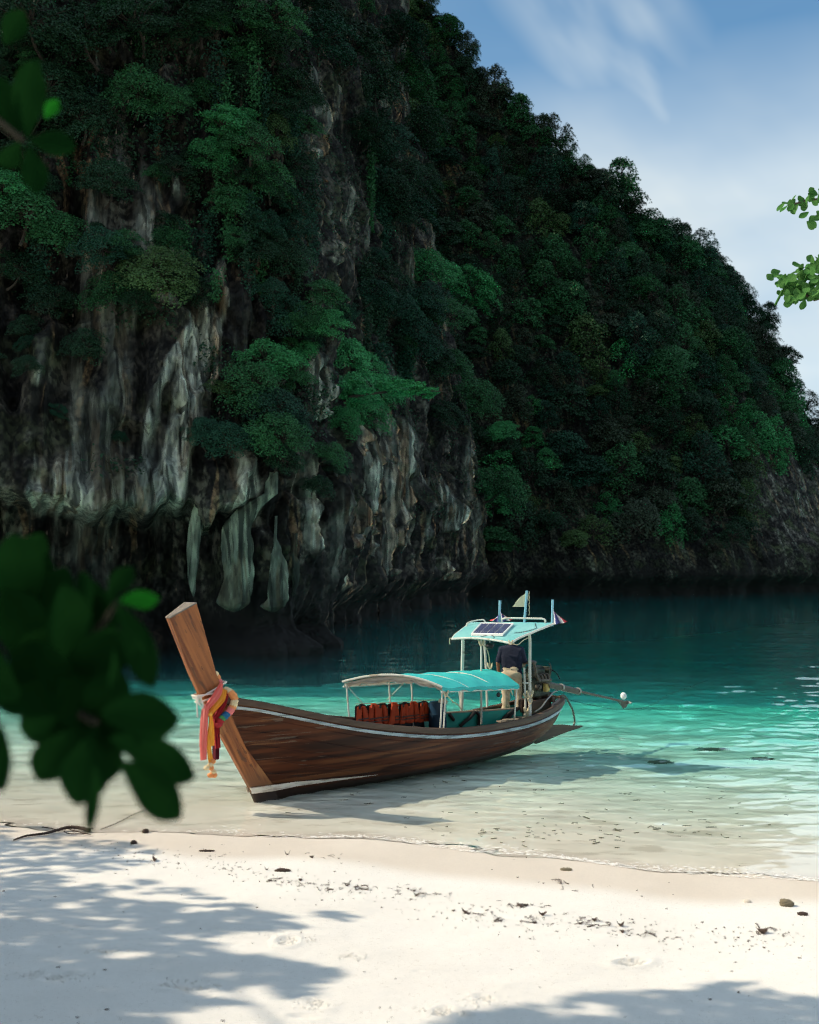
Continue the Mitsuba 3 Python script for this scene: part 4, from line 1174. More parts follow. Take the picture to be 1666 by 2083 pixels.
for k in range(2):
    a = np.linspace(0, 1, 7)
    bl = np.array([[e0 + ax * .12 + np.array([.05 * (x - .5) * (1 - q) + .03 * q, (.13 * q) * (1 if k else -1), .06 * (x - .5) * (1.2 - q) * (1 if k else -1)]) for x in (0, .33, .66, 1)] for q in a])
    part(en, 'propeller_blade', BW(grid(bl)), 'steel', smooth=True)
part(en, 'stay', BW(tube([e0 + np.array([-.28, 0, .04]), e0 + np.array([-.05, 0, -.14])], .010, 6)), 'oily_steel')
solid('float', BW(blob(tuple(e0 + np.array([-.04, 0, .14])), (.072, .072, .085), 5, .05, 3)), 'white_plastic', 'round white float tied at the end of the propeller shaft', 'float', smooth=True)

# ---------------------------------------------------------------- sashes, cord and flower garland round the prow
def bpix(u, v, t):                                  # boat coordinates of a sight line where it meets the plane t
    d = pix(u, v); k = (t - (EYE - BO).dot(BP)) / d.dot(BP); p = EYE + d * k - BO
    return np.array([p.dot(BA), t, p[2]])


def sash(pts, wid, seed, folds=3.2, amp=.034):       # (pixel u, v, t) down the sash, half widths in metres
    c = spline([bpix(*p) for p in pts], 34)
    q = rng(seed); ph = q.random() * 6
    rows = []
    for i, x in enumerate(np.linspace(0, 1, 34)):
        w = np.interp(x, np.linspace(0, 1, len(wid)), wid)
        tan = unit(np.gradient(c, axis=0)[i]); sd = unit(np.cross(tan, [0.15, 1, 0]))
        rows.append([c[i] + sd * w * a + np.array([0, 1, 0]) * (amp * math.sin(a * folds * 2.6 + ph + 1.2 * x) - .25 * w * a * a) for a in np.linspace(-1, 1, 15)])
    P = np.array(rows)
    return join([BW(grid(P)), BW(grid(P + np.array([0, -.006, 0])))])


mat('pink_cloth', (.80, .235, .20), .75, sheen=.4); mat('yellow_cloth', (.84, .44, .06), .7, sheen=.4); mat('red_cloth', (.36, .018, .028), .75, sheen=.3); mat('maroon_cloth', (.12, .010, .025), .8)
ps = thing('sash', 'long salmon pink sash knotted round the prow and hanging down in front', 'sash', 'sashes tied round the prow')
part(ps, 'loop', sash([(450, 1390, .16), (443, 1412, .19), (430, 1430, .20), (419, 1442, .19)], [.03, .085, .075, .05], 1), 'pink_cloth', True)
part(ps, 'tail', sash([(421, 1436, .20), (419, 1460, .20), (417, 1500, .19), (416, 1546, .19)], [.045, .05, .055, .055], 2, amp=.018), 'pink_cloth', True)
part(ps, 'tail', sash([(416, 1440, .16), (412.5, 1470, .16), (411.5, 1500, .15), (413, 1546, .15)], [.03, .035, .04, .035], 3, amp=.012), 'pink_cloth', True)
ys_ = thing('sash', 'golden yellow sash knotted beside the pink one on the prow', 'sash', 'sashes tied round the prow')
part(ys_, 'loop', sash([(456, 1402, .19), (452, 1422, .22), (440, 1438, .22), (428, 1452, .21)], [.035, .04, .035, .022], 4), 'yellow_cloth', True)
part(ys_, 'knot', BW(blob(bpix(428, 1453, .22), (.035, .03, .03), 3, .2)), 'yellow_cloth', True)
part(ys_, 'tail', sash([(429, 1455, .22), (431, 1475, .22), (432.5, 1500, .21), (433, 1517, .21)], [.025, .04, .035, .03], 5, amp=.015), 'yellow_cloth', True)
part(ys_, 'tail', sash([(428, 1470, .19), (426, 1500, .19), (427, 1530, .18), (431, 1552, .18)], [.02, .04, .045, .05], 6, amp=.015), 'yellow_cloth', True)
rs = thing('sash', 'deep red sash hanging behind the yellow one on the prow', 'sash', 'sashes tied round the prow')
part(rs, 'loop', sash([(461, 1405, .17), (457, 1428, .20), (447, 1448, .20), (437, 1463, .19)], [.04, .05, .055, .04], 7), 'red_cloth', True)
part(rs, 'tail', sash([(439, 1458, .18), (440, 1480, .175), (442, 1500, .17), (443.5, 1522, .17)], [.04, .05, .055, .055], 8), 'red_cloth', True)
part(rs, 'tail', sash([(440, 1465, .15), (441, 1490, .145), (440, 1520, .14), (440, 1545, .14)], [.04, .045, .045, .04], 9), 'maroon_cloth', True)
cd_ = thing('cord', 'white cotton cord wound round the prow with loose hanging ends', 'cord')
ring = lambda z, dz: [(-1.07 - .56 * (z - 1.71), -.075, z), (-1.09 - .56 * (z - 1.71), .065, z), (-.86 - .56 * (z - 1.71), .13, z + dz * .5), (-.64 - .56 * (z - 1.71), .165, z + dz), (-.63 - .56 * (z - 1.71), -.16, z + dz), (-1.07 - .56 * (z - 1.71), -.075, z)]
for z, dz in ((1.66, .22), (1.60, .16), (1.70, .05)):
    part(cd_, 'turn', BW(tube(np.vstack([np.linspace(a, b, 6) for a, b in zip(ring(z, dz)[:-1], ring(z, dz)[1:])]), .014, 6)), 'white_rope')
for p in ([(405, 1414, .1), (400, 1418, .1), (400.5, 1438, .1), (402, 1459, .1)], [(405, 1414, .1), (402, 1425, .12), (408, 1436, .14), (416, 1442, .17)], [(408, 1418, .12), (411, 1428, .14), (417, 1440, .17)]):
    part(cd_, 'cord_end', BW(tube(spline([bpix(*q) for q in p], 14), .012, 6)), 'white_rope')
mat('orange_flower', (.80, .33, .12), .8); mat('cream_flower', (.80, .66, .40), .8); mat('pink_flower', (.78, .22, .22), .8); mat('blue_flower', (.02, .14, .30), .8); mat('green_flower', (.07, .28, .09), .8)
ga = thing('garland', 'flower garland of orange, cream, pink and blue beads looped behind the sashes on the prow', 'garland')
gp = spline([bpix(u, v, t) for u, v, t in ((460, 1404, .12), (470, 1410, .19), (477, 1422, .21), (474, 1436, .22), (467, 1447, .22), (458, 1456, .22), (449, 1464, .21), (444, 1473, .2))], 60)
for i, x in enumerate(np.linspace(0, 59, 15).astype(int)):
    mm = ['cream_flower', 'cream_flower', 'orange_flower', 'orange_flower', 'orange_flower', 'cream_flower', 'cream_flower', 'orange_flower', 'pink_flower', 'pink_flower', 'blue_flower', 'blue_flower', 'green_flower', 'red_cloth', 'red_cloth'][i]
    part(ga, 'flower', BW(blob(gp[x], (.062, .058, .052), 20 + i, .28, 3, 4.5)), mm, True)
for i, (u, v) in enumerate(((438, 1371), (442, 1378), (446, 1386))):
    part(ga, 'flower', BW(blob(bpix(u, v, .06), (.05, .05, .045), 50 + i, .3, 3, 4)), ['cream_flower', 'orange_flower', 'pink_flower'][i], True)
for i, (u, v) in enumerate(((433, 1549), (428, 1556), (420, 1562), (429, 1562), (434, 1570), (428, 1577), (436, 1577))):
    part(ga, 'blossom', BW(blob(bpix(u, v, .19), (.042, .042, .034), 60 + i, .35, 3, 4)), ['orange_flower', 'cream_flower', 'cream_flower', 'orange_flower', 'cream_flower', 'orange_flower', 'orange_flower'][i], True)
part(ga, 'string', BW(tube([bpix(u, v, .19) for u, v in ((431, 1545), (428, 1560), (433, 1578))], .007, 5)), 'white_rope')

# ---------------------------------------------------------------- the boatman
def flesh(bones, res=.022, it=8):                     # each bone: two or more (point, radius)
    M = manifold3d.Manifold
    out = []
    for bone in bones:
        out.append(M.batch_hull([M.sphere(r_, 20).translate(tuple(map(float, a))) for a, r_ in bone]))
    m = M.batch_boolean(out, manifold3d.OpType.Add).refine_to_length(res).to_mesh()
    t = trimesh.Trimesh(m.vert_properties[:, :3], m.tri_verts, process=True)
    trimesh.smoothing.filter_taubin(t, iterations=it)
    return t


def chain(*pr): return [(pr[i], pr[i + 1]) for i in range(len(pr) - 1)]


PP = W(np.array([6.98, -.36, .40])); FW = unit(np.array([.30, .954, 0])); RT = np.array([FW[1], -FW[0], 0])


def PW(t):
    v = np.array(t.vertices) * 1.07
    return PP + v[:, :1] * RT + v[:, 1:2] * FW + v[:, 2:3] * UP, np.array(t.faces)


def hand(w, d, side):                                # wrist, direction of the fingers, +1 right / -1 left
    w, d = np.array(w, float), unit(d)
    n = unit(np.cross(d, [side, .2, .1])); s = np.cross(n, d) * side
    B = [((w, .024), (w + d * .05, .026)), ((w + d * .02, .02), (w + d * .085 + s * .028, .014)), ((w + d * .02, .02), (w + d * .085 - s * .028, .014)), ((w + d * .08 - s * .026, .013), (w + d * .08 + s * .026, .013))]
    for k, l in zip((-.030, -.010, .010, .030), (.055, .072, .078, .066)):
        b = w + d * .09 + s * k; m_ = b + d * l * .55 + n * .012; e = m_ + d * l * .4 + n * .028
        B += chain((b, .0095), (m_, .009), (e, .0075))
    b = w + d * .03 + s * .03
    return B + chain((b, .013), (b + d * .035 + s * .022 + n * .01, .011), (b + d * .06 + s * .020 + n * .028, .009))


LS, LE, LW = (-.185, 0, 1.345), (-.262, -.03, 1.085), (-.262, .05, .865)
RS, RE, RW = (.185, 0, 1.345), (.250, .07, 1.10), (.17, .27, 1.02)
skin = chain(((0, 0, 1.30), .06), ((0, .005, 1.42), .055), ((0, .02, 1.47), .06)) + [(((0, .0, 1.585), .088), ((0, .035, 1.545), .078)), (((0, .05, 1.50), .055), ((0, .02, 1.56), .08)), (((0, .115, 1.55), .016), ((0, .10, 1.575), .014))]
skin += [(((s * .088, .02, 1.555), .016), ((s * .085, .015, 1.585), .018)) for s in (-1, 1)]
skin += chain((LS, .052), (LE, .041), (LW, .028)) + hand(LW, (0.05, .25, -1), -1) + chain((RS, .052), (RE, .041), (RW, .028)) + hand(RW, (-.3, 1, -.1), 1)
skin += chain(((-.10, 0, .9), .08), ((-.115, .02, .47), .05), ((-.12, -.02, .08), .036), ((-.125, .12, .03), .034)) + chain(((.10, 0, .9), .08), ((.13, .05, .47), .05), ((.135, .02, .08), .036), ((.15, .16, .03), .034)) + [(((-.08, 0, .9), .07), ((.08, 0, .9), .07)), (((0, 0, .9), .06), ((0, 0, 1.30), .06))]
mat('skin', (.26, .125, .072), .55); mat('navy_cloth', (.012, .016, .040), .85, sheen=.2); mat('blue_sleeve', (.16, .24, .42), .8)
mat('khaki_cloth', mikit.proc(lambda p, n, uv: MIX((.44, .34, .23), (.62, .52, .38), FB(p.x * 12, p.y * 12, p.z * 12, 3))), .85); mat('black_hair', (.010, .009, .009), .5)
man = thing('person', 'boatman in dark navy shirt and beige trousers standing at the stern, back turned', 'person')
part(man, 'body', PW(flesh(skin, .016, 6)), 'skin', True)
sh = [[((-.15, 0, 1.35), .072), ((.15, 0, 1.35), .072), ((-.12, .01, 1.22), .105), ((.12, .01, 1.22), .105), ((0, .0, 1.38), .08)], [((-.12, .01, 1.22), .108), ((.12, .01, 1.22), .108), ((-.10, .01, .98), .098), ((.10, .01, .98), .098)],
      [((-.10, .01, .98), .10), ((.10, .01, .98), .10), ((-.10, .01, .84), .105), ((.10, .01, .84), .105)], (((0, 0, 1.40), .066), ((0, 0, 1.34), .085))]
sh += chain((LS, .074), ((-.222, -.014, 1.22), .066), ((-.246, -.024, 1.14), .062)) + chain((RS, .074), ((.218, .035, 1.22), .066), ((.238, .055, 1.14), .062))
t_ = flesh(sh, .02, 8); v = np.array(t_.vertices)
v += (t_.vertex_normals * (.012 * np.sin(v[:, 2:] * 46 + v[:, :1] * 22) * np.clip((1.2 - v[:, 2:]) * 3, 0, 1) + .008 * (fbm(v * 18, 2, 3)[:, None] - .5)))
t_.vertices = v
part(man, 'shirt', PW(t_), 'navy_cloth', True)
tr = [(((-.09, 0, .92), .105), ((.09, 0, .92), .105)), (((-.085, 0, .98), .097), ((.085, 0, .98), .097)), (((-.095, -.03, .86), .11), ((.095, -.03, .86), .11))] + chain(((-.10, 0, .88), .108), ((-.115, .02, .48), .082), ((-.122, -.015, .12), .075)) + chain(((.10, 0, .88), .108), ((.13, .05, .48), .082), ((.136, .02, .12), .075))
t_ = flesh(tr, .02, 7); v = np.array(t_.vertices)
v += t_.vertex_normals * (.012 * np.sin(v[:, 2:] * 38 + v[:, :1] * 30) * np.clip((.8 - v[:, 2:]) * 2, .1, 1))
t_.vertices = v
part(man, 'trousers', PW(t_), 'khaki_cloth', True)
part(man, 'hair', PW(flesh([(((0, -.012, 1.60), .092), ((0, .03, 1.615), .082)), (((0, -.02, 1.60), .088), ((0, -.025, 1.54), .074)), (((-.03, -.01, 1.57), .078), ((.03, -.01, 1.57), .078))], .015, 5)), 'black_hair', True)


# ---------------------------------------------------------------- the wrack line and other things on the sand
def on_ground(u, v):
    z = .3
    for _ in range(12):
        p = atz(u, v, z); z = .5 * z + .5 * float(ground_z(p[0], p[1]))
    p = atz(u, v, z)
    return np.array([p[0], p[1], max(float(ground_z(p[0], p[1])), z)])


mat('weed_material', (.15, .14, .095), .9)
mat('dark_debris', mikit.proc(lambda p, n, uv: MIX((.022, .014, .012), (.085, .055, .042), N(p.x * 60, p.y * 60, p.z * 60))), .85)
mat('stone_material', mikit.proc(lambda p, n, uv: MIX((.10, .085, .055), (.26, .22, .15), FB(p.x * 22, p.y * 22, p.z * 22, 3))), .9)
mat('pale_coral', (.66, .60, .52), .85)
r = rng(140)
WR = np.array([(60, 1705), (190, 1722), (250, 1742), (330, 1752), (430, 1752), (480, 1768), (560, 1785), (640, 1800), (720, 1810), (800, 1828), (860, 1840), (980, 1860), (1060, 1878), (1200, 1883), (1330, 1900), (1430, 1908), (1540, 1912)], float)


def twig(p, sz, q):
    a = q.uniform(0, 6.28)
    d = np.array([math.cos(a), math.sin(a), 0]); n = np.array([-d[1], d[0], 0])
    k = q.normal() * .45
    return tube(spline([p - d * sz + [0, 0, .004], p - d * sz * .3 + n * sz * k + [0, 0, .006 + .25 * sz * q.random()], p + d * sz * .5 + n * sz * k * .6 + [0, 0, .008 + .15 * sz], p + d * sz + [0, 0, .005]], 7), np.linspace(.10, .05, 7) * sz * q.uniform(.6, 1.3), 5)


def scrap(p, sz, q):
    kind = q.random()
    if kind < .42: return twig(p, sz * 1.5, q)
    if kind < .72: return join([twig(p + np.array([q.normal(), q.normal(), 0]) * sz * .5, sz * q.uniform(.5, 1.4), q) for _ in range(int(q.integers(2, 6)))])
    m = trimesh.creation.icosphere(subdivisions=1); v = np.array(m.vertices)
    v = v * (1 + .8 * (q.random((len(v), 1)) - .5)) * np.array([q.uniform(.5, 1.1), q.uniform(.3, .6), q.uniform(.12, .3)]) * sz
    a = q.uniform(0, 6.28); v = v @ np.array([[math.cos(a), math.sin(a), 0], [-math.sin(a), math.cos(a), 0], [0, 0, 1]])
    v[:, 2] += 1.2 * v[:, 0] ** 2 / sz + sz * .15
    return v + p, np.array(m.faces)


cnt = 0
CENT = [(300, 1745, 70, 5), (500, 1770, 60, 7), (570, 1790, 55, 16), (690, 1806, 90, 26), (850, 1818, 40, 22), (965, 1862, 45, 18), (1080, 1875, 50, 12), (1210, 1878, 70, 24), (1330, 1898, 60, 12), (1545, 1895, 60, 12), (420, 1730, 60, 7), (660, 1745, 140, 12), (1150, 1800, 220, 10), (1050, 1840, 140, 12)]
for (cx, cy, sx, n) in CENT:
    for _ in range(n):
        u = cx + r.normal() * sx * (.3 if r.random() < .5 else .7); v = cy + r.normal() * 6 + (u - cx) * .11
        if not (0 < u < 1660): continue
        p = on_ground(u, v)
        sz = r.choice([.014, .021, .030, .044, .070], p=[.34, .30, .20, .12, .04])
        lab = f"{'tiny' if sz < .02 else 'small' if sz < .04 else 'larger'} dark scrap of dry weed on the sand, {'far left' if u < 420 else 'below the bow' if u < 640 else 'below mid hull' if u < 760 else 'below the canopy' if u < 920 else 'below the stern' if u < 1130 else 'right of centre' if u < 1400 else 'near the right edge'}"
        k = thing('dry_weed_scrap', lab, 'weed scrap', lab.replace('scrap', 'scraps'), 'thing')
        scene[k] = mikit.ply(scrap(p, sz, r), 'dark_debris'); cnt += 1
fines = []
for _ in range(600):
    u = r.uniform(150, 1640); v = np.interp(u, WR[:, 0], WR[:, 1]) + r.normal() * 16
    if r.random() < .18: u, v = r.uniform(0, 1660), r.uniform(1700, 2083)
    p = on_ground(u, v); s_ = r.uniform(.002, .006)
    fines.append(box(p + [0, 0, s_ * .4], (s_ * r.uniform(.8, 2.5), s_ * r.uniform(.6, 1.5), s_ * .5)))
solid('sand_crumbs', join(fines), 'dark_debris', label='tiny dark crumbs scattered over the sand', cat='crumbs', kind='stuff')
for i, (u, v, sz) in enumerate(((590, 1912, .10), (1285, 1960, .09), (118, 1988, .10), (62, 1985, .07), (385, 2008, .10), (645, 2042, .07), (715, 1946, .05), (900, 2058, .08), (985, 2036, .06), (215, 1935, .05))):
    q = rng(160 + i); c = on_ground(u, v)
    bits = []
    for _ in range(70):
        d = q.normal(size=2) * sz * np.array([1.4, .9]); s_ = q.uniform(.005, .014)
        p = np.array([c[0] + d[0], c[1] + d[1], 0]); p[2] = ground_z(p[0], p[1]) + s_ * .2
        bits.append(blob(p, (s_, s_ * .8, s_ * .6), int(q.integers(99)), .3, 1))
    k = solid('sand_clods', join(bits), 'sand_material', label='loose clods of sand kicked up round the footprints', cat='sand clods', kind='stuff')
b = thing('driftwood_branch', 'dark forked driftwood branch lying on the sand at the left edge', 'driftwood')
P_ = lambda u, v, h=.02: on_ground(u, v) + [0, 0, h]
part(b, 'stem', tube(spline([P_(28, 1712), P_(50, 1704), P_(90, 1700, .03), P_(145, 1690, .05), P_(182, 1694, .03)], 18), np.linspace(.010, .026, 18), 7), 'dark_debris')
for q in ([(120, 1695), (95, 1688), (85, 1687)], [(140, 1691), (165, 1698), (184, 1702)], [(145, 1690), (150, 1684), (160, 1688), (190, 1690)], [(130, 1695), (150, 1701), (178, 1700)]):
    part(b, 'twig', tube(spline([P_(*x, .03) for x in q], 8), .007, 5), 'dark_debris')
solid('vine_stem', tube(spline([P_(205, 1690), P_(240, 1676), P_(275, 1658), P_(312, 1645), P_(335, 1637)], 20), .006, 5), 'dark_debris', 'thin dry vine stem lying across the wet sand', 'vine')
for (u, v, h, lab, mm, sd) in ((575, 1772, (.09, .035, .02), 'curled dark purple brown leaf on the dry sand below the boat', 'dark_debris', 3), (1600, 1842, (.075, .062, .045), 'rounded olive brown stone near the right edge of the sand', 'stone_material', 5), (1633, 1861, (.055, .035, .018), 'dark flat clump right behind the olive brown stone', 'dark_debris', 6),
                              (1152, 1770, (.07, .04, .018), 'small flat stone in the foam at the water edge', 'stone_material', 7), (296, 1694, (.045, .04, .035), 'small dark stone on the wet sand right of the driftwood', 'dark_debris', 8), (272, 1716, (.04, .035, .028), 'small dark pebble on the wet sand below the driftwood', 'dark_debris', 9), (1520, 1835, (.04, .03, .02), 'pale piece of coral on the wet sand left of the olive stone', 'pale_coral', 10), (420, 1732, (.10, .02, .015), 'short bent dark stick in the damp sand', 'dark_debris', 11)):
    p = on_ground(u, v)
    solid('beach_stone' if 'stone' in lab or 'pebble' in lab else 'beach_leaf' if 'leaf' in lab else 'beach_coral' if 'coral' in lab else 'beach_stick' if 'stick' in lab else 'seaweed_clump', blob(p + [0, 0, h[2] * .5], h, sd, .3, 3, 2.5), mm, lab, lab.split()[0] if False else ('stone' if 'stone' in lab or 'pebble' in lab else 'leaf' if 'leaf' in lab else 'coral' if 'coral' in lab else 'stick' if 'stick' in lab else 'seaweed'), smooth=True)
# weed on the bottom of the shallows
wd = []
for _ in range(200):
    u = r.uniform(560, 1620); v = 1590 + r.normal() * 45 + (u - 1100) * .03
    if r.random() < .45: u, v = 1180 + r.normal() * 150, 1690 + r.normal() * 14 - (u - 1100) * .02
    d = pix(u, v); p = atz(u, v, 0)
    q = inland(p[0], p[1])
    if q > -.25: continue
    z = float(ground_z(p[0], p[1])); p = atz(u, v, z)
    p[2] = float(ground_z(p[0], p[1])) + .012
    s_ = r.choice([.010, .018, .034], p=[.5, .38, .12])
    wd.append(box(p, (s_ * r.uniform(1.0, 2.6), s_ * r.uniform(.12, .35), .004), rot=trimesh.transformations.rotation_matrix(r.normal() * .5 - .25, [0, 0, 1])[:3, :3]))
solid('sunken_leaf_litter', join(wd), 'weed_material', label='dark bits of weed lying on the bottom of the shallows', cat='seaweed', kind='stuff')
for i, (u, v, w, lab) in enumerate(((1443, 1514, .33, 'dark clump of weed under the clear water right of the boat'), (1343, 1543, .22, 'smaller dark weed patch in the shallows below the larger one'), (1550, 1535, .22, 'rightmost dark weed patch in the shallows'))):
    p = atz(u, v, 0); z = float(ground_z(p[0], p[1])); p = atz(u, v, z * .6); p[2] = z + .05
    solid('sunken_weed', blob(p, (w, w * .13, .03), 30 + i, .9, 3, 4), 'weed_material', lab, 'seaweed', smooth=True)

# ---------------------------------------------------------------- the shore tree at the left, close to the camera, that shades the sand
def big_leaf(b0, tip, width, bend, roll, r, tipsharp=.12):
    b0, tip = np.asarray(b0), np.asarray(tip)
    ax = tip - b0; L = np.linalg.norm(ax); ax = ax / L
    view = unit((b0 + tip) / 2 - EYE)
    sd = unit(np.cross(ax, view)); nn = unit(np.cross(sd, ax))
    sd2 = sd * math.cos(roll) + nn * math.sin(roll); nn = np.cross(sd2, ax)
    rows = []
    for q in np.linspace(0, 1, 22):
        w = width * .5 * (math.sin(math.pi * min(1, q ** 1.35 * .97 + .03)) ** .72) * (1 if q < .95 else 1)
        if q > .97: w = max(w * .5, .002)
        if q == 0: w = .004
        cpt = b0 + ax * L * q + nn * bend * L * (q * q) * -1 + sd2 * .02 * L * math.sin(q * 5)
        rows.append([cpt + sd2 * w * a - nn * (.22 * w * abs(a) ** 1.5) for a in np.linspace(-1, 1, 11)])
    P = np.array(rows)
    P2 = P + nn * .0012
    return join([grid(P)])


def leafmat(key, c, trans, rough=.35):
    scene[key] = {'type': 'principledthin', 'base_color': mikit.proc(c) if callable(c) else rgb(*c), 'roughness': rough, 'diff_trans': trans, 'spec_trans': 0.0, 'eta': 1.45}


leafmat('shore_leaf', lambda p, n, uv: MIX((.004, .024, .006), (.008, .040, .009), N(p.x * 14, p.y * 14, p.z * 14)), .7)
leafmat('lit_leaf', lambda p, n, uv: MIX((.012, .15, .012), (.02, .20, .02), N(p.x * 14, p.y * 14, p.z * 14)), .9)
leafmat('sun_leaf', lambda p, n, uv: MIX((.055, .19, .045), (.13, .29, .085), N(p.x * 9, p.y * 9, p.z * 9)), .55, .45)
bt_ = thing('beach_tree', 'broad-leaved shore tree whose dark out-of-focus leaves frame the left edge', 'tree')
LV = [((206, 1452), (372, 1455), 92, 2.35), ((225, 1500), (398, 1580), 72, 2.3), ((245, 1550), (368, 1662), 74, 2.3), ((182, 1500), (152, 1642), 92, 2.4), ((192, 1560), (187, 1697), 26, 2.25), ((150, 1485), (78, 1590), 78, 2.4), ((-25, 1430), (8, 1612), 60, 2.2),
      ((170, 1440), (40, 1480), 95, 2.5), ((180, 1400), (20, 1330), 105, 2.5), ((170, 1420), (230, 1270), 95, 2.55), ((160, 1400), (120, 1190), 95, 2.6), ((120, 1380), (10, 1200), 95, 2.6), ((244, 1222), (323, 1215), 40, 2.5), ((238, 1228), (317, 1397), 58, 2.45), ((231, 1325), (227, 1413), 20, 2.4),
      ((222, 1215), (268, 1152), 42, 2.6), ((185, 1235), (165, 1165), 30, 2.6), ((60, 1250), (20, 1085), 90, 2.7), ((30, 1230), (90, 1120), 70, 2.75), ((120, 1300), (180, 1200), 80, 2.7), ((40, 1420), (-60, 1330), 100, 2.4), ((190, 1470), (240, 1360), 80, 2.5), ((120, 1450), (0, 1400), 90, 2.45), ((200, 1480), (120, 1560), 70, 2.45), ((215, 1490), (200, 1600), 75, 2.5), ((235, 1500), (330, 1520), 70, 2.45), ((0, 1300), (60, 1200), 80, 2.65), ((150, 1330), (230, 1200), 80, 2.7), ((180, 1330), (190, 1180), 60, 2.7), ((60, 1300), (130, 1150), 75, 2.75), ((10, 1200), (80, 1080), 70, 2.75), ((100, 1420), (190, 1330), 80, 2.6), ((30, 1400), (110, 1270), 80, 2.6), ((205, 1480), (120, 1385), 85, 2.5), ((235, 1450), (140, 1430), 75, 2.5), ((195, 1400), (215, 1500), 70, 2.52), ((160, 1520), (245, 1455), 80, 2.54), ((185, 1540), (150, 1440), 85, 2.54), ((255, 1530), (190, 1450), 80, 2.53),
      ((62, 285), (158, 305), 66, 2.9), ((60, 300), (75, 402), 66, 2.9), ((92, 240), (119, 202), 34, 2.95), ((40, 290), (5, 345), 50, 2.9), ((55, 280), (60, 130), 80, 3.0), ((40, 270), (-20, 160), 80, 3.0), ((30, 200), (75, 120), 50, 3.1), ((10, 90), (50, 20), 60, 3.1)]
r = rng(170)
for (a, b, w, D) in LV:
    p0, p1 = at(*a, D), at(*b, D + r.normal() * .05)
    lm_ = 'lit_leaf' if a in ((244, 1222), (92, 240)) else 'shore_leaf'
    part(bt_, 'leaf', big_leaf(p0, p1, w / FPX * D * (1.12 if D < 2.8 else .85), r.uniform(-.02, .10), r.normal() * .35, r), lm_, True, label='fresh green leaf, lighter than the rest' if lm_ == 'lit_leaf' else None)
root = np.array([-4.4, 1.9, float(ground_z(-4.4, 1.9)) - .2])
part(bt_, 'trunk', tube(spline([root, root + [.1, .1, 1.2], root + [-.1, .5, 2.6], root + [-.5, 1.0, 4.2], root + [-.9, 1.8, 6.5]], 20), np.linspace(.24, .11, 20), 12), 'bark_material', smooth=40)
tops = [root + np.array([-.1, .5, 2.6]), root + np.array([-.3, .8, 3.6])]
hub1, hub2 = at(195, 1470, 2.45), at(45, 285, 2.95)
part(bt_, 'limb', tube(spline([tops[0], (tops[0] + hub1) / 2 + [0, -.2, .25], at(60, 1400, 2.6), hub1], 16), np.linspace(.06, .010, 16), 8), 'twig_material')
part(bt_, 'limb', tube(spline([at(60, 1400, 2.6), at(150, 1330, 2.6), at(238, 1225, 2.5)], 10), np.linspace(.014, .007, 10), 6), 'twig_material')
part(bt_, 'limb', tube(spline([tops[1], (tops[1] + hub2) / 2 + [0, -.2, .3], at(-60, 200, 3.0), hub2], 16), np.linspace(.06, .010, 16), 8), 'twig_material')

EDGE = np.array([(1660, 0), (1700, 180), (1722, 300), (1745, 330), (1770, 250), (1800, 330), (1830, 470), (1850, 640), (1866, 720), (1885, 660), (1905, 420), (1925, 440), (1950, 560), (1972, 690), (1985, 690), (2005, 640), (2030, 640), (2048, 560), (2060, 320), (2083, 360), (2200, 450), (2700, 500)], float)
BOT = np.array([(0, 2330), (780, 2110), (880, 2082), (1000, 2058), (1100, 2046), (1230, 2016), (1400, 2012), (1470, 1998), (1530, 2000), (1590, 2022), (1666, 2030), (1900, 2030)], float)
r = rng(171)
sh_off = np.array([SUN[0], SUN[1]]) / SUN[2]
M_ = 90000
uu = np.where(np.arange(M_) % 3 > 0, r.uniform(-900, 760, M_), r.uniform(760, 2300, M_)); vv_ = np.where(np.arange(M_) % 3 > 0, 1680 + 620 * r.random(M_) ** .9, r.uniform(1980, 2700, M_))
dd = np.stack([(uu - 833) / FPX, math.cos(TILT) - (1041.5 - vv_) / FPX * math.sin(TILT), math.sin(TILT) + (1041.5 - vv_) / FPX * math.cos(TILT)], 1)
gz = np.full(M_, .4)
for _ in range(12):
    g = EYE + dd * ((gz - EYE[2]) / dd[:, 2])[:, None]
    gz = .5 * gz + .5 * ground_z(g[:, 0], g[:, 1])
e = np.interp(vv_, EDGE[:, 0], EDGE[:, 1])
nz = fbm(np.stack([g[:, 0] * 1.6, g[:, 1] * 1.1, gz * 0], 1), 3, 172)
inA = uu < e + 110 * (nz - .5)
inB = vv_ > np.interp(uu, BOT[:, 0], BOT[:, 1]) + 14 * (nz - .5)
deep = np.where(inB & ~inA, 1.0, (e - uu) / 300)
hole = fbm(np.stack([g[:, 0] * 1.5 + 7, g[:, 1] * 2.6, gz * 0], 1), 2, 173) > .54 + .26 * np.clip(deep - .1, 0, 1)
hole |= noise(np.stack([g[:, 0] * 2.9, g[:, 1] * 4.6, gz * 0], 1), 174) > .73 + .12 * np.clip(deep, 0, 1.5)
keep = (inA | inB) & ~hole & (g[:, 1] > .2)
g, gz, inA = g[keep], gz[keep], inA[keep]
hh = np.where(inA, r.uniform(5.0, 8.5, len(g)), r.uniform(5.5, 9.0, len(g)))
for _ in range(12):
    pts = np.stack([g[:, 0] + sh_off[0] * hh, g[:, 1] + sh_off[1] * hh, gz + hh], 1)
    a_, b_, c_ = project(pts)
    seen = (c_ > .3) & (a_ > -70) & (a_ < 1710) & (b_ > -70) & (b_ < 2110)
    hh = hh + .8 * seen
pts = pts[~seen][:24000]
part(bt_, 'crown', leaf_cards(pts, np.array([[-.6, 0, 1.0]]), .20, r, .6, .4), 'shore_leaf', kind='stuff')
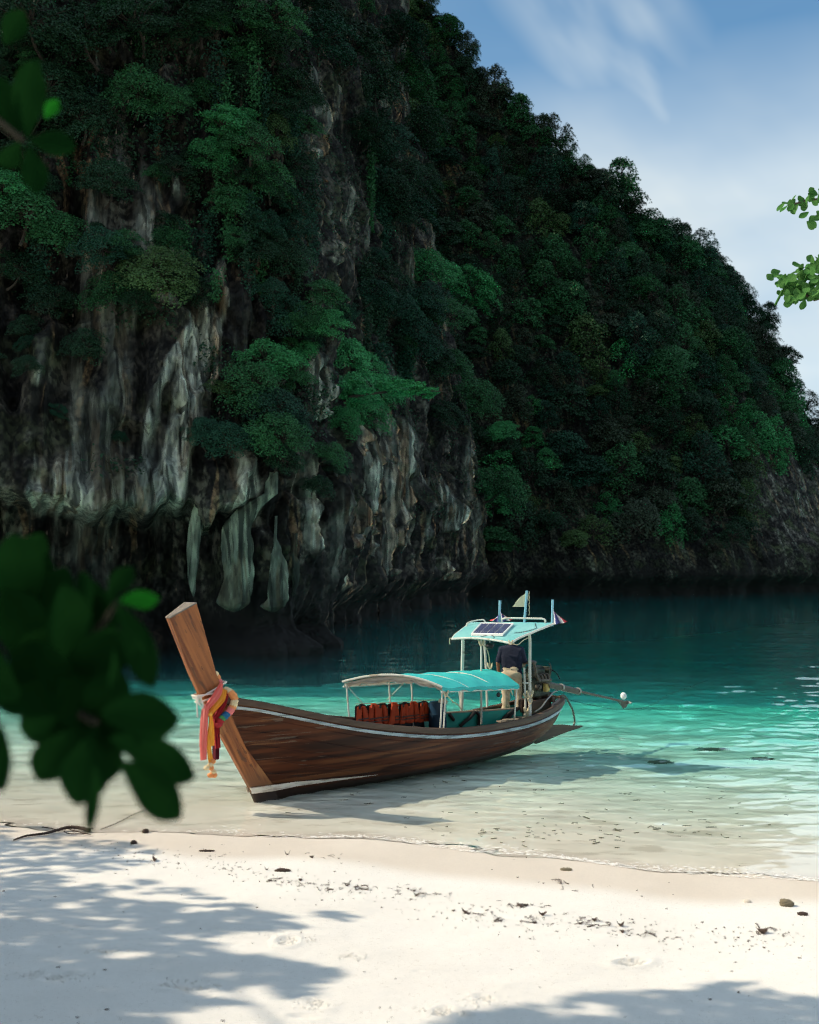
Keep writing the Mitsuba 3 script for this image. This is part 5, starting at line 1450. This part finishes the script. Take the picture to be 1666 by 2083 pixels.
for c in pts[r.choice(len(pts), 9, replace=False)]:
    s0 = root + np.array([-.5, 1.0, 4.2]) if c[2] > 6 else root + np.array([-.1, .5, 2.6])
    part(bt_, 'limb', tube(spline([s0, s0 * .5 + c * .5 + [0, 0, .3], c], 12), np.linspace(.035, .008, 12), 6), 'bark_material')

# the sunlit bough that reaches in from the right
rt = thing('beach_tree', 'sunlit tree reaching two leafy boughs in from the right edge against the sky', 'tree')
D = 11.0
tb = np.array([8.6, 11.5, float(ground_z(8.6, 11.5)) - .3])
part(rt, 'trunk', tube(spline([tb, tb + [0, 0, 3], tb + [-.4, 0, 6], tb + [-.6, 0, 9]], 16), np.linspace(.28, .14, 16), 10), 'bark_material', smooth=40)
br1 = spline([tb + np.array([-.35, 0, 5.2]), at(1760, 600, D), at(1700, 598, D), at(1655, 610, D), at(1625, 592, D), at(1597, 580, D)], 26)
br2 = spline([tb + np.array([-.45, 0, 6.4]), at(1740, 372, D), at(1680, 402, D), at(1640, 408, D), at(1605, 418, D)], 24)
part(rt, 'limb', tube(br1, np.linspace(.10, .010, 26), 8), 'bark_material'); part(rt, 'limb', tube(br2, np.linspace(.07, .008, 24), 8), 'bark_material')
r = rng(181)
C1 = [(1592, 560, 14), (1610, 575, 18), (1632, 568, 20), (1650, 555, 22), (1655, 590, 20), (1625, 600, 14), (1640, 540, 14), (1662, 525, 14), (1605, 600, 10), (1680, 560, 26), (1720, 570, 30)]
C2 = [(1602, 415, 8), (1612, 410, 9), (1625, 402, 10), (1640, 408, 13), (1655, 395, 11), (1664, 385, 9), (1660, 430, 12), (1690, 400, 20), (1645, 450, 4)]
for C, n in ((C1, 15), (C2, 7)):
    for (u, v, s_) in C:
        for _ in range(max(2, int(n * s_ / 15))):
            q = at(u + r.normal() * s_ * .55, v + r.normal() * s_ * .5, D + r.normal() * .12)
            d = unit(np.array([r.normal() * .6 - .2, r.normal() * .6, -.75 + r.normal() * .35]))
            part(rt, 'leaf', big_leaf(q, q + d * r.uniform(.085, .13), r.uniform(.07, .10), .12, r.normal() * .7, r), 'sun_leaf', True)
part(rt, 'catkin', tube(spline([at(1592, 590, D), at(1585, 605, D), at(1577, 620, D)], 8), .014, 6), 'sun_leaf')

# the shore forest behind the camera, at whose edge the photographer stands
r = rng(190)
labels['shore_forest'] = {'label': 'shore forest at the back of the beach, behind the viewpoint', 'category': 'forest', 'kind': 'stuff'}
for i in range(46):
    x, y, R = r.uniform(-30, 32), r.uniform(-13, -5), r.uniform(2.4, 3.8)
    plant(f'shore_forest__{i + 1:03d}', ['dark', 'mid', 'blue'][i % 3], i % 6, False, [x, y, float(ground_z(x, y)) + r.uniform(1.2, 9)], R, r)
